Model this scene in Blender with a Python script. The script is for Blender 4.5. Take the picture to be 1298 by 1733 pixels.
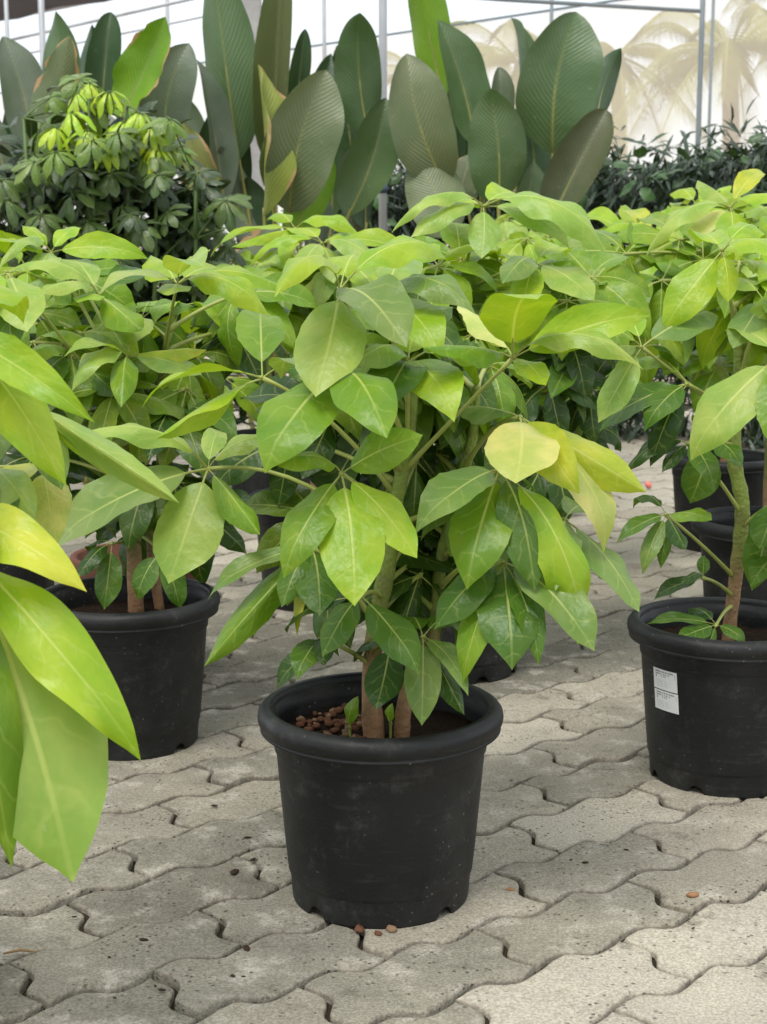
import bpy, bmesh, math, random
from mathutils import Vector, Matrix, Quaternion, noise as mnoise
from math import radians, sin, cos, pi, sqrt

# ------------------------------------------------------------------ scene, camera, light
sc = bpy.context.scene
col = sc.collection
for o in list(bpy.data.objects):
    bpy.data.objects.remove(o)

CAM_H, PITCH, FPX, CX, CY = 0.876, radians(10.0), 2600.0, 649.0, 866.5
cam = bpy.data.cameras.new('camera')
cam.sensor_fit = 'VERTICAL'
cam.sensor_height = 36.0
cam.lens = FPX / 1733.0 * 36.0
cam.clip_start, cam.clip_end = 0.05, 2000.0
cam.dof.use_dof = True
cam.dof.focus_distance = 2.05
cam.dof.aperture_fstop = 13.0
camo = bpy.data.objects.new('camera', cam)
col.objects.link(camo)
camo.location = (0, 0, CAM_H)
camo.rotation_euler = (radians(90) - PITCH, 0, 0)
sc.camera = camo

SUN_EL, SUN_AZ = radians(62), radians(205)      # high, a little behind-left of the camera
world = bpy.data.worlds.new('World')
sc.world = world
world.use_nodes = True
wn, wl = world.node_tree.nodes, world.node_tree.links
wn.clear()
sky = wn.new('ShaderNodeTexSky')
sky.sky_type = 'NISHITA'
sky.sun_disc = False
sky.sun_elevation = SUN_EL
sky.sun_rotation = SUN_AZ
sky.dust_density = 3.0
cloud = wn.new('ShaderNodeTexNoise')
cloud.inputs['Scale'].default_value = 2.2
cloud.inputs['Detail'].default_value = 5
cr = wn.new('ShaderNodeValToRGB')
cr.color_ramp.elements[0].position, cr.color_ramp.elements[0].color = 0.35, (7.5, 8.1, 8.7, 1)
cr.color_ramp.elements[1].position, cr.color_ramp.elements[1].color = 0.7, (9.1, 9.4, 9.7, 1)
mixw = wn.new('ShaderNodeMix')
mixw.data_type = 'RGBA'
mixw.inputs[0].default_value = 0.86
bg = wn.new('ShaderNodeBackground')
bg.inputs[1].default_value = 0.1
wo = wn.new('ShaderNodeOutputWorld')
tcw = wn.new('ShaderNodeTexCoord')
wl.new(tcw.outputs['Generated'], cloud.inputs['Vector'])
wl.new(cloud.outputs['Fac'], cr.inputs['Fac'])
wl.new(sky.outputs[0], mixw.inputs[6])
wl.new(cr.outputs[0], mixw.inputs[7])
wl.new(mixw.outputs[2], bg.inputs[0])
wl.new(bg.outputs[0], wo.inputs[0])

sun = bpy.data.lights.new('sun', 'SUN')
sun.energy = 1.5
sun.angle = radians(25)
sun.color = (1.0, 0.97, 0.92)
suno = bpy.data.objects.new('sun', sun)
col.objects.link(suno)
sd = Vector((sin(SUN_AZ) * cos(SUN_EL), cos(SUN_AZ) * cos(SUN_EL), sin(SUN_EL)))
suno.rotation_euler = (-sd).to_track_quat('-Z', 'Y').to_euler()
suno.location = (0, 0, 8)

sc.view_settings.view_transform = 'Standard'
sc.view_settings.look = 'None'
sc.view_settings.exposure = 0.66
sc.view_settings.gamma = 1.0
sc.view_settings.use_curve_mapping = False
sc.render.engine = 'CYCLES'
sc.cycles.max_bounces = 6
sc.cycles.transparent_max_bounces = 10
sc.cycles.diffuse_bounces = 3
sc.cycles.transmission_bounces = 4

# ------------------------------------------------------------------ helpers
R = random.Random(7)
W = {}                                            # world matrices of what has been built

def V(*a):
    return Vector(a)

def ray(x, y):
    u, v = (x - CX) / FPX, (y - CY) / FPX
    return V(u, cos(PITCH) - v * sin(PITCH), -sin(PITCH) - v * cos(PITCH))

def at(x, y, Y):
    r = ray(x, y)
    p = r * (Y / r.y)
    p.z += CAM_H
    return p

def gnd(x, y):
    r = ray(x, y)
    p = r * (-CAM_H / r.z)
    p.z = 0
    return p

def reach(x, y, hub, L, sign):
    """point on the sight line through (x, y) at distance L from hub; sign -1 the nearer one, +1 the farther."""
    d = ray(x, y).normalized()
    o = hub - V(0, 0, CAM_H)
    b = d.dot(o)
    disc = L * L - (o.dot(o) - b * b)
    t = b + sign * sqrt(max(0.0, disc))
    p = d * t
    p.z += CAM_H
    return p

def link(name, data, parent=None, M=None, **kw):
    o = bpy.data.objects.new(name, data)
    col.objects.link(o)
    M = M or Matrix.Identity(4)
    W[o] = M.copy()
    if parent is not None:
        o.parent = parent
        o.matrix_basis = W[parent].inverted() @ M
    else:
        o.matrix_basis = M
    for k, v in kw.items():
        o[k] = v
    return o

def thing(name, loc, label, cat, group=None, data=None):
    o = link(name, data, None, Matrix.Translation(loc))
    o['label'], o['category'] = label, cat
    if group:
        o['group'] = group
    return o

def mesh_from(name, verts, faces, mats=(), smooth=True, mat_idx=None, uvs=None):
    me = bpy.data.meshes.new(name)
    me.from_pydata([tuple(v) for v in verts], [], faces)
    for m in mats:
        me.materials.append(m)
    if mat_idx:
        me.polygons.foreach_set('material_index', mat_idx)
    if smooth:
        me.polygons.foreach_set('use_smooth', [True] * len(me.polygons))
    if uvs:
        for lname, uv in uvs.items():
            lay = me.uv_layers.new(name=lname)
            flat = []
            for l in me.loops:
                flat += list(uv[l.vertex_index])
            lay.data.foreach_set('uv', flat)
    me.update()
    return me

class MB:
    """collects vertices and faces in world space, built relative to an origin"""
    def __init__(s):
        s.v, s.f, s.mi = [], [], []
    def tube(s, pts, radii, n=7, cap=True, mi=0):
        base = len(s.v)
        prev = None
        m = len(pts)
        for i, p in enumerate(pts):
            d = (pts[min(i + 1, m - 1)] - pts[max(i - 1, 0)])
            d = d.normalized() if d.length > 1e-9 else V(0, 0, 1)
            if prev is None:
                a = d.orthogonal().normalized()
            else:
                a = (prev - d * prev.dot(d)).normalized()
            prev = a
            b = d.cross(a)
            r = radii[i] if isinstance(radii, (list, tuple)) else radii
            for k in range(n):
                t = 2 * pi * k / n
                s.v.append(p + (a * cos(t) + b * sin(t)) * r)
        for i in range(m - 1):
            for k in range(n):
                k2 = (k + 1) % n
                s.f.append((base + i * n + k, base + i * n + k2, base + (i + 1) * n + k2, base + (i + 1) * n + k))
                s.mi.append(mi)
        if cap:
            s.f.append(tuple(base + k for k in range(n))[::-1]); s.mi.append(mi)
            s.f.append(tuple(base + (m - 1) * n + k for k in range(n))); s.mi.append(mi)
    def add(s, verts, faces, M, mi=0):
        b = len(s.v)
        s.v += [M @ v for v in verts]
        for f in faces:
            s.f.append(tuple(b + i for i in f)); s.mi.append(mi)
    def box(s, c, hx, hy, hz, mi=0, rot=None):
        vs = [V(x * hx, y * hy, z * hz) for x in (-1, 1) for y in (-1, 1) for z in (-1, 1)]
        fs = [(0, 1, 3, 2), (4, 6, 7, 5), (0, 4, 5, 1), (2, 3, 7, 6), (0, 2, 6, 4), (1, 5, 7, 3)]
        M = Matrix.Translation(c)
        if rot:
            M = M @ rot
        s.add(vs, fs, M, mi)
    def mesh(s, name, mats, origin=V(0, 0, 0), smooth=True):
        return mesh_from(name, [v - origin for v in s.v], s.f, mats, smooth, s.mi)

def bez(p0, p1, p2, n):
    return [p0 * (1 - t) ** 2 + p1 * 2 * t * (1 - t) + p2 * t * t for t in [i / n for i in range(n + 1)]]

def lerpc(a, b, t):
    return tuple(x + (y - x) * t for x, y in zip(a, b))

# ------------------------------------------------------------------ materials
def mat(name):
    m = bpy.data.materials.new(name)
    m.use_nodes = True
    nt = m.node_tree
    nt.nodes.clear()
    out = nt.nodes.new('ShaderNodeOutputMaterial')
    return m, nt.nodes, nt.links, out

def N(nodes, typ, **kw):
    n = nodes.new(typ)
    for k, v in kw.items():
        if k in n.inputs:
            n.inputs[k].default_value = v
        else:
            setattr(n, k, v)
    return n

def math_(nodes, links, op, a, b=None, c=None, clamp=False):
    n = nodes.new('ShaderNodeMath')
    n.operation = op
    n.use_clamp = clamp
    for i, x in enumerate((a, b, c)):
        if x is None:
            continue
        if hasattr(x, 'links') or hasattr(x, 'is_linked'):
            links.new(x, n.inputs[i])
        else:
            n.inputs[i].default_value = x
    return n.outputs[0]

def mixc(nodes, links, fac, a, b, mode='MIX'):
    n = nodes.new('ShaderNodeMix')
    n.data_type = 'RGBA'
    n.blend_type = mode
    for sock, x in ((n.inputs[0], fac), (n.inputs[6], a), (n.inputs[7], b)):
        if hasattr(x, 'is_linked'):
            links.new(x, sock)
        elif isinstance(x, (int, float)):
            sock.default_value = x
        else:
            sock.default_value = (*x, 1) if len(x) == 3 else x
    return n.outputs[2]

def ramp(nodes, links, fac, stops):
    n = nodes.new('ShaderNodeValToRGB')
    e = n.color_ramp.elements
    while len(e) < len(stops):
        e.new(0.5)
    for el, (p, c) in zip(e, stops):
        el.position = p
        el.color = (*c, 1) if len(c) == 3 else (c[0],) * 3 + (1,) if len(c) == 1 else c
    links.new(fac, n.inputs[0])
    return n.outputs[0]

def mapr(nodes, links, x, a, b, c=0.0, d=1.0, smooth=True):
    n = nodes.new('ShaderNodeMapRange')
    n.interpolation_type = 'SMOOTHSTEP' if smooth else 'LINEAR'
    links.new(x, n.inputs[0])
    for i, v in enumerate((a, b, c, d)):
        n.inputs[i + 1].default_value = v
    return n.outputs[0]

def make_leaf_material(name, transl=0.36, vein=0.85, rough=0.37, nveins=5.0, slant=0.9, stripes=False, brown=0.0, spec=0.40, blotch=0.55, bump=0.20):
    """UVMap = (along, 0.5 + lateral distance / length), Rel = (along, 0.5 + lateral / half width / 2)"""
    m, nd, lk, out = mat(name)
    oi = N(nd, 'ShaderNodeObjectInfo')
    uv = N(nd, 'ShaderNodeUVMap', uv_map='UVMap')
    rel = N(nd, 'ShaderNodeUVMap', uv_map='Rel')
    s1 = N(nd, 'ShaderNodeSeparateXYZ'); lk.new(uv.outputs[0], s1.inputs[0])
    s2 = N(nd, 'ShaderNodeSeparateXYZ'); lk.new(rel.outputs[0], s2.inputs[0])
    u = s1.outputs[0]
    lat = math_(nd, lk, 'ABSOLUTE', math_(nd, lk, 'SUBTRACT', s1.outputs[1], 0.5))
    edge = math_(nd, lk, 'MULTIPLY', math_(nd, lk, 'ABSOLUTE', math_(nd, lk, 'SUBTRACT', s2.outputs[1], 0.5)), 2.0)
    # offset noise coordinates per object
    tc = N(nd, 'ShaderNodeTexCoord')
    off = N(nd, 'ShaderNodeVectorMath', operation='ADD')
    rv = N(nd, 'ShaderNodeCombineXYZ')
    rr = math_(nd, lk, 'MULTIPLY', oi.outputs['Random'], 37.0)
    for i in range(3):
        lk.new(rr, rv.inputs[i])
    lk.new(uv.outputs[0], off.inputs[0]); lk.new(rv.outputs[0], off.inputs[1])
    big = N(nd, 'ShaderNodeTexNoise', Scale=3.2, Detail=3.0); lk.new(off.outputs[0], big.inputs['Vector'])
    fine = N(nd, 'ShaderNodeTexNoise', Scale=38.0, Detail=4.0); lk.new(off.outputs[0], fine.inputs['Vector'])
    # veins, slightly wobbly
    wob = math_(nd, lk, 'MULTIPLY', math_(nd, lk, 'SUBTRACT', big.outputs[0], 0.5), 0.10 if stripes else 0.45)
    ph = math_(nd, lk, 'ADD', math_(nd, lk, 'SUBTRACT', u, math_(nd, lk, 'MULTIPLY', lat, slant)), wob)
    saw = math_(nd, lk, 'FRACT', math_(nd, lk, 'MULTIPLY', ph, nveins))
    tri = math_(nd, lk, 'ABSOLUTE', math_(nd, lk, 'SUBTRACT', saw, 0.5))        # 0 at the vein
    side = mapr(nd, lk, tri, 0.0, 0.5 if stripes else 0.10, 1.0, 0.0)
    side = math_(nd, lk, 'MULTIPLY', side, mapr(nd, lk, edge, 0.35, 1.0, 1.0, 0.25))
    if stripes:
        side = math_(nd, lk, 'MULTIPLY', side, mapr(nd, lk, big.outputs[0], 0.34, 0.62, 0.3, 1.0))
    mid = mapr(nd, lk, lat, 0.004, 0.014, 1.0, 0.0)
    mid = math_(nd, lk, 'MULTIPLY', mid, mapr(nd, lk, u, 0.30, 1.0, 1.0, 0.15))
    base = oi.outputs['Color']
    dark = mixc(nd, lk, 1.0, base, (0.62, 0.80, 0.55), 'MULTIPLY')
    lite = mixc(nd, lk, 1.0, base, (1.28, 1.10, 1.25), 'MULTIPLY')
    c = mixc(nd, lk, mapr(nd, lk, big.outputs[0], 0.36, 0.66), mixc(nd, lk, blotch, base, dark), mixc(nd, lk, blotch, base, lite))
    c = mixc(nd, lk, math_(nd, lk, 'MULTIPLY', mapr(nd, lk, fine.outputs[0], 0.45, 0.8), 0.22), c, lite)
    veinc = mixc(nd, lk, 0.65, base, (0.72, 0.76, 0.24) if not stripes else (0.34, 0.34, 0.12))
    c = mixc(nd, lk, math_(nd, lk, 'MULTIPLY', side, 0.24 * vein if not stripes else 0.70), c, veinc if not stripes else mixc(nd, lk, 1.0, base, (1.5, 1.38, 1.5), 'MULTIPLY'))
    c = mixc(nd, lk, math_(nd, lk, 'MULTIPLY', mid, vein), c, veinc)
    # white lime marks left by water
    sp = N(nd, 'ShaderNodeTexNoise', Scale=16.0, Detail=6.0, Roughness=0.7); lk.new(off.outputs[0], sp.inputs['Vector'])
    c = mixc(nd, lk, math_(nd, lk, 'MULTIPLY', mapr(nd, lk, sp.outputs[0], 0.63, 0.74), 0.30), c, (0.55, 0.6, 0.45))
    if brown > 0:
        e2 = math_(nd, lk, 'ADD', edge, math_(nd, lk, 'MULTIPLY', math_(nd, lk, 'SUBTRACT', big.outputs[0], 0.5), 1.3))
        e2 = math_(nd, lk, 'ADD', e2, math_(nd, lk, 'MULTIPLY', u, 0.22))
        c = mixc(nd, lk, mapr(nd, lk, e2, 1.14 - brown, 1.22 - brown * 0.8), c, (0.48, 0.30, 0.15))
    geo = N(nd, 'ShaderNodeNewGeometry')
    under = mixc(nd, lk, 0.4, c, mixc(nd, lk, 1.0, base, (1.0, 0.95, 1.5), 'MULTIPLY'))
    cc = mixc(nd, lk, geo.outputs['Backfacing'], c, under)
    p = N(nd, 'ShaderNodeBsdfPrincipled')
    lk.new(cc, p.inputs['Base Color'])
    p.inputs['Specular IOR Level'].default_value = spec
    rg = math_(nd, lk, 'ADD', rough, math_(nd, lk, 'MULTIPLY', math_(nd, lk, 'SUBTRACT', fine.outputs[0], 0.5), 0.25))
    lk.new(rg, p.inputs['Roughness'])
    bp = N(nd, 'ShaderNodeBump', Strength=bump, Distance=0.02)
    hgt = math_(nd, lk, 'ADD', math_(nd, lk, 'MULTIPLY', side, -0.28 if stripes else -0.02), math_(nd, lk, 'MULTIPLY', mid, -0.25))
    puff = N(nd, 'ShaderNodeTexNoise', Scale=11.0, Detail=2.0); lk.new(off.outputs[0], puff.inputs['Vector'])
    hgt = math_(nd, lk, 'ADD', hgt, math_(nd, lk, 'MULTIPLY', puff.outputs[0], 0.55))
    lk.new(hgt, bp.inputs['Height'])
    lk.new(bp.outputs[0], p.inputs['Normal'])
    tr = N(nd, 'ShaderNodeBsdfTranslucent')
    tcol = mixc(nd, lk, 1.0, c, (1.15, 1.12, 0.35), 'MULTIPLY')
    lk.new(tcol, tr.inputs[0])
    lk.new(bp.outputs[0], tr.inputs['Normal'])
    mx = N(nd, 'ShaderNodeMixShader', Fac=transl)
    lk.new(p.outputs[0], mx.inputs[1]); lk.new(tr.outputs[0], mx.inputs[2])
    lk.new(mx.outputs[0], out.inputs[0])
    return m

def plain(name, colr, rough=0.6, spec=0.4, metal=0.0, var=0.25, scale=20.0, bump=0.0, coord='Object', dirt=None, bscale=None):
    m, nd, lk, out = mat(name)
    tc = N(nd, 'ShaderNodeTexCoord')
    oi = N(nd, 'ShaderNodeObjectInfo')
    ad = N(nd, 'ShaderNodeVectorMath', operation='ADD')
    lk.new(tc.outputs[coord], ad.inputs[0])
    cx = N(nd, 'ShaderNodeCombineXYZ')
    lk.new(math_(nd, lk, 'MULTIPLY', oi.outputs['Random'], 11.0), cx.inputs[0])
    lk.new(cx.outputs[0], ad.inputs[1])
    n1 = N(nd, 'ShaderNodeTexNoise', Scale=scale, Detail=5.0); lk.new(ad.outputs[0], n1.inputs['Vector'])
    c = mixc(nd, lk, n1.outputs[0], tuple(x * (1 - var) for x in colr), tuple(min(1, x * (1 + var)) for x in colr))
    if dirt:
        n2 = N(nd, 'ShaderNodeTexNoise', Scale=scale * 0.25, Detail=6.0); lk.new(ad.outputs[0], n2.inputs['Vector'])
        c = mixc(nd, lk, mapr(nd, lk, n2.outputs[0], 0.5, 0.75), c, dirt)
    p = N(nd, 'ShaderNodeBsdfPrincipled', Metallic=metal, Roughness=rough)
    p.inputs['Specular IOR Level'].default_value = spec
    lk.new(c, p.inputs['Base Color'])
    if bump:
        n3 = N(nd, 'ShaderNodeTexNoise', Scale=bscale or scale * 4, Detail=5.0); lk.new(ad.outputs[0], n3.inputs['Vector'])
        bp = N(nd, 'ShaderNodeBump', Strength=bump, Distance=0.01)
        lk.new(n3.outputs[0], bp.inputs['Height']); lk.new(bp.outputs[0], p.inputs['Normal'])
    lk.new(p.outputs[0], out.inputs[0])
    return m

M_LEAF = make_leaf_material('umbrella_leaf')
M_CAL = make_leaf_material('prayer_leaf', transl=0.16, vein=0.45, rough=0.40, nveins=25, slant=1.5, stripes=True, spec=0.4, blotch=0.35, bump=0.2)
M_CALB = make_leaf_material('prayer_leaf_scorched', transl=0.18, vein=0.5, rough=0.42, nveins=23, slant=1.5, stripes=True, brown=0.10, spec=0.4, blotch=0.35, bump=0.2)
M_DARK = make_leaf_material('dark_shrub_leaf', transl=0.12, vein=0.35, rough=0.35, nveins=8, spec=0.5)
M_PET = plain('petiole_skin', (0.32, 0.36, 0.085), 0.5, var=0.35, scale=30)
M_PETD = plain('petiole_skin_dark', (0.09, 0.15, 0.035), 0.5, var=0.35, scale=30)
M_PETY = plain('calathea_stalk', (0.28, 0.27, 0.07), 0.5, var=0.3, scale=25)
M_BUD = plain('bud_scale', (0.50, 0.52, 0.22), 0.6)

def stem_material():
    m, nd, lk, out = mat('schefflera_trunk')
    tc = N(nd, 'ShaderNodeTexCoord')
    s = N(nd, 'ShaderNodeSeparateXYZ'); lk.new(tc.outputs['Object'], s.inputs[0])
    n = N(nd, 'ShaderNodeTexNoise', Scale=40.0, Detail=5.0); lk.new(tc.outputs['Object'], n.inputs['Vector'])
    z = math_(nd, lk, 'ADD', s.outputs[2], math_(nd, lk, 'MULTIPLY', math_(nd, lk, 'SUBTRACT', n.outputs[0], 0.5), 0.10))
    c = ramp(nd, lk, mapr(nd, lk, z, 0.0, 0.30), [(0.0, (0.36, 0.19, 0.095)), (0.34, (0.31, 0.20, 0.09)), (0.55, (0.20, 0.22, 0.045)), (1.0, (0.20, 0.27, 0.04))])
    c = mixc(nd, lk, mapr(nd, lk, n.outputs[0], 0.46, 0.66, 0.0, 0.45), c, (0.13, 0.10, 0.04))
    p = N(nd, 'ShaderNodeBsdfPrincipled', Roughness=0.65)
    lk.new(c, p.inputs['Base Color'])
    b = N(nd, 'ShaderNodeBump', Strength=0.5, Distance=0.01)
    n2 = N(nd, 'ShaderNodeTexNoise', Scale=120.0, Detail=4.0); lk.new(tc.outputs['Object'], n2.inputs['Vector'])
    lk.new(n2.outputs[0], b.inputs['Height']); lk.new(b.outputs[0], p.inputs['Normal'])
    lk.new(p.outputs[0], out.inputs[0])
    return m
M_STEM = stem_material()

def pot_material():
    m, nd, lk, out = mat('black_pot_plastic')
    tc = N(nd, 'ShaderNodeTexCoord'); oi = N(nd, 'ShaderNodeObjectInfo')
    ad = N(nd, 'ShaderNodeVectorMath', operation='ADD'); lk.new(tc.outputs['Object'], ad.inputs[0])
    cx = N(nd, 'ShaderNodeCombineXYZ'); lk.new(math_(nd, lk, 'MULTIPLY', oi.outputs['Random'], 9.0), cx.inputs[1]); lk.new(cx.outputs[0], ad.inputs[1])
    big = N(nd, 'ShaderNodeTexNoise', Scale=7.0, Detail=6.0, Roughness=0.65); lk.new(ad.outputs[0], big.inputs['Vector'])
    fine = N(nd, 'ShaderNodeTexNoise', Scale=230.0, Detail=3.0); lk.new(ad.outputs[0], fine.inputs['Vector'])
    speck = N(nd, 'ShaderNodeTexVoronoi', Scale=75.0); lk.new(ad.outputs[0], speck.inputs['Vector'])
    # horizontal mould scuffs
    mp = N(nd, 'ShaderNodeMapping'); mp.inputs['Scale'].default_value = (14, 14, 150); lk.new(ad.outputs[0], mp.inputs[0])
    scf = N(nd, 'ShaderNodeTexNoise', Scale=1.0, Detail=3.0); lk.new(mp.outputs[0], scf.inputs['Vector'])
    c = mixc(nd, lk, mapr(nd, lk, big.outputs[0], 0.42, 0.72), (0.0075, 0.0082, 0.0082), (0.021, 0.021, 0.019))
    c = mixc(nd, lk, math_(nd, lk, 'MULTIPLY', mapr(nd, lk, scf.outputs[0], 0.58, 0.74), 0.25), c, (0.04, 0.04, 0.038))
    spk = math_(nd, lk, 'MULTIPLY', mapr(nd, lk, speck.outputs['Distance'], 0.06, 0.16, 1.0, 0.0), mapr(nd, lk, big.outputs[0], 0.42, 0.62))
    c = mixc(nd, lk, math_(nd, lk, 'MULTIPLY', spk, 0.55), c, (0.20, 0.20, 0.19))
    dust = N(nd, 'ShaderNodeTexNoise', Scale=26.0, Detail=8.0, Roughness=0.75); lk.new(ad.outputs[0], dust.inputs['Vector'])
    c = mixc(nd, lk, math_(nd, lk, 'MULTIPLY', mapr(nd, lk, dust.outputs[0], 0.52, 0.72), 0.35), c, (0.085, 0.083, 0.075))
    p = N(nd, 'ShaderNodeBsdfPrincipled')
    lk.new(c, p.inputs['Base Color'])
    p.inputs['Specular IOR Level'].default_value = 0.35
    lk.new(mapr(nd, lk, big.outputs[0], 0.3, 0.7, 0.42, 0.62), p.inputs['Roughness'])
    b = N(nd, 'ShaderNodeBump', Strength=0.12, Distance=0.004)
    lk.new(math_(nd, lk, 'ADD', fine.outputs[0], scf.outputs[0]), b.inputs['Height']); lk.new(b.outputs[0], p.inputs['Normal'])
    lk.new(p.outputs[0], out.inputs[0])
    return m
M_POT = pot_material()
M_SOIL = plain('potting_soil', (0.030, 0.018, 0.011), 0.95, 0.1, var=0.6, scale=60, bump=1.0)
M_TERRA = plain('terracotta', (0.15, 0.062, 0.042), 0.8, 0.2, var=0.3, scale=12, bump=0.2)
M_PEB = plain('laterite_pebble', (0.17, 0.075, 0.042), 0.85, 0.2, var=0.5, scale=35, bump=0.5)
M_PEBL = plain('pale_pebble', (0.30, 0.19, 0.11), 0.85, 0.2, var=0.4, scale=35, bump=0.5)
M_METAL = plain('galvanised_pipe', (0.42, 0.43, 0.44), 0.5, 0.5, metal=0.35, var=0.15, scale=9, dirt=(0.30, 0.30, 0.29))
M_METALD = plain('grey_painted_pipe', (0.20, 0.23, 0.24), 0.55, 0.5, metal=0.2, var=0.2, scale=9)
M_BAND = plain('blue_grey_tape', (0.05, 0.07, 0.11), 0.6)
M_CONC = plain('concrete_column', (0.36, 0.35, 0.33), 0.9, 0.2, var=0.35, scale=6, bump=0.4)
M_CHIP = plain('dark_scrap', (0.035, 0.016, 0.010), 0.8, 0.3, var=0.5, scale=60)
M_CHIPO = plain('orange_scrap', (0.30, 0.16, 0.075), 0.8, 0.3, var=0.4, scale=60)
M_TWIG = plain('dry_twig', (0.26, 0.17, 0.08), 0.85, 0.2, var=0.4, scale=60)
M_PINK = plain('pink_petal', (0.75, 0.22, 0.18), 0.6)
M_SHADE = plain('black_shade_cloth', (0.10, 0.10, 0.11), 0.9, 0.1, var=0.2, scale=3)
M_SHEET = plain('white_greenhouse_sheet', (0.80, 0.81, 0.82), 0.6, 0.3, var=0.05, scale=1)
M_FROND = plain('palm_frond_green', (0.30, 0.30, 0.07), 0.6, var=0.4, scale=2)
M_PTRUNK = plain('palm_trunk_bark', (0.26, 0.19, 0.12), 0.9, var=0.3, scale=6)

def paver_material():
    m, nd, lk, out = mat('weathered_concrete_paver')
    geo = N(nd, 'ShaderNodeNewGeometry'); oi = N(nd, 'ShaderNodeObjectInfo')
    P = geo.outputs['Position']
    def nz(scale, det=5.0, rough=0.55):
        n = N(nd, 'ShaderNodeTexNoise', Scale=scale, Detail=det, Roughness=rough); lk.new(P, n.inputs['Vector']); return n.outputs[0]
    rnd = oi.outputs['Random']
    at_ = N(nd, 'ShaderNodeAttribute', attribute_name='tone')
    c0 = ramp(nd, lk, at_.outputs['Fac'], [(0.0, (0.160, 0.148, 0.115)), (0.4, (0.236, 0.219, 0.172)), (0.7, (0.300, 0.270, 0.212)), (1.0, (0.44, 0.402, 0.325))])
    big = nz(3.0, 4.0)
    c = mixc(nd, lk, mapr(nd, lk, big, 0.38, 0.64, 0.0, 0.6), c0, mixc(nd, lk, 1.0, c0, (1.35, 1.33, 1.30), 'MULTIPLY'))
    blot = nz(14.0, 6.0, 0.65)
    c = mixc(nd, lk, mapr(nd, lk, blot, 0.50, 0.70, 0.0, 0.9), c, (0.44, 0.405, 0.335))
    c = mixc(nd, lk, mapr(nd, lk, blot, 0.30, 0.44, 0.6, 0.0), c, (0.125, 0.115, 0.085))
    grit = nz(260.0, 3.0, 0.7)
    c = mixc(nd, lk, mapr(nd, lk, grit, 0.40, 0.62, 0.0, 1.0), mixc(nd, lk, 1.0, c, (0.80, 0.79, 0.77), 'MULTIPLY'), mixc(nd, lk, 1.0, c, (1.20, 1.20, 1.20), 'MULTIPLY'))
    pit = N(nd, 'ShaderNodeTexVoronoi', Scale=85.0); lk.new(P, pit.inputs['Vector'])
    pitm = math_(nd, lk, 'MULTIPLY', mapr(nd, lk, pit.outputs['Distance'], 0.10, 0.24, 1.0, 0.0), mapr(nd, lk, nz(9.0), 0.42, 0.58))
    c = mixc(nd, lk, math_(nd, lk, 'MULTIPLY', pitm, 0.7), c, (0.06, 0.05, 0.04))
    # the worn rim of each stone carries dirt
    rim = N(nd, 'ShaderNodeAttribute', attribute_name='rim')
    rimn = math_(nd, lk, 'MULTIPLY', rim.outputs['Fac'], mapr(nd, lk, nz(45.0), 0.35, 0.6))
    c = mixc(nd, lk, math_(nd, lk, 'MULTIPLY', rimn, 0.35), c, (0.10, 0.082, 0.06))
    chip = math_(nd, lk, 'MULTIPLY', mapr(nd, lk, rim.outputs['Fac'], 0.0, 0.45), mapr(nd, lk, nz(60.0, 3.0, 0.7), 0.50, 0.60))
    c = mixc(nd, lk, math_(nd, lk, 'MULTIPLY', chip, 0.35), c, (0.42, 0.36, 0.29))
    p = N(nd, 'ShaderNodeBsdfPrincipled', Roughness=0.88)
    p.inputs['Specular IOR Level'].default_value = 0.25
    lk.new(c, p.inputs['Base Color'])
    h = math_(nd, lk, 'ADD', math_(nd, lk, 'MULTIPLY', nz(170.0, 5.0, 0.7), 0.35), math_(nd, lk, 'MULTIPLY', blot, 0.8))
    h = math_(nd, lk, 'ADD', h, math_(nd, lk, 'MULTIPLY', nz(45.0, 4.0), 0.6))
    h = math_(nd, lk, 'SUBTRACT', h, math_(nd, lk, 'MULTIPLY', pitm, 0.5))
    b = N(nd, 'ShaderNodeBump', Strength=0.75, Distance=0.009)
    lk.new(h, b.inputs['Height']); lk.new(b.outputs[0], p.inputs['Normal'])
    lk.new(p.outputs[0], out.inputs[0])
    return m
M_PAVE = paver_material()
M_BED = plain('joint_sand', (0.040, 0.032, 0.022), 0.95, 0.1, var=0.6, scale=40, bump=0.6)
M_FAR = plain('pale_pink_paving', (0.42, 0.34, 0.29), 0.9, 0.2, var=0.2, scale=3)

# ------------------------------------------------------------------ ground and paving stones
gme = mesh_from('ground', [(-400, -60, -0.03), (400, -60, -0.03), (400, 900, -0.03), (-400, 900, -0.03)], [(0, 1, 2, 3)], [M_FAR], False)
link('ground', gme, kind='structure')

bedv = [(-4, 0.3, -0.011), (4, 0.3, -0.011), (4, 8.5, -0.011), (-4, 8.5, -0.011)]
pavement = link('pavement', mesh_from('pavement', bedv, [(0, 1, 2, 3)], [M_BED], False), kind='structure')

E1 = V(cos(radians(35.0)), sin(radians(35.0)), 0)
E2 = V(sin(radians(35.0)), -cos(radians(35.0)), 0)
LA, SB, AMP = 0.2655, 0.1285, 0.0130
PO = V(0.152, 2.045, 0)

SW = [(0, 0), (.18, .66), (.33, 1), (.41, .82), (.59, -.82), (.67, -1), (.82, -.66), (1, 0)]
STS = [0, .1, .2, .3, .37, .44, .5, .56, .63, .7, .8, .9]
def swave(t):
    for (a, va), (b, vb) in zip(SW, SW[1:]):
        if t <= b:
            return va + (vb - va) * (t - a) / (b - a)
    return 0

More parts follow.
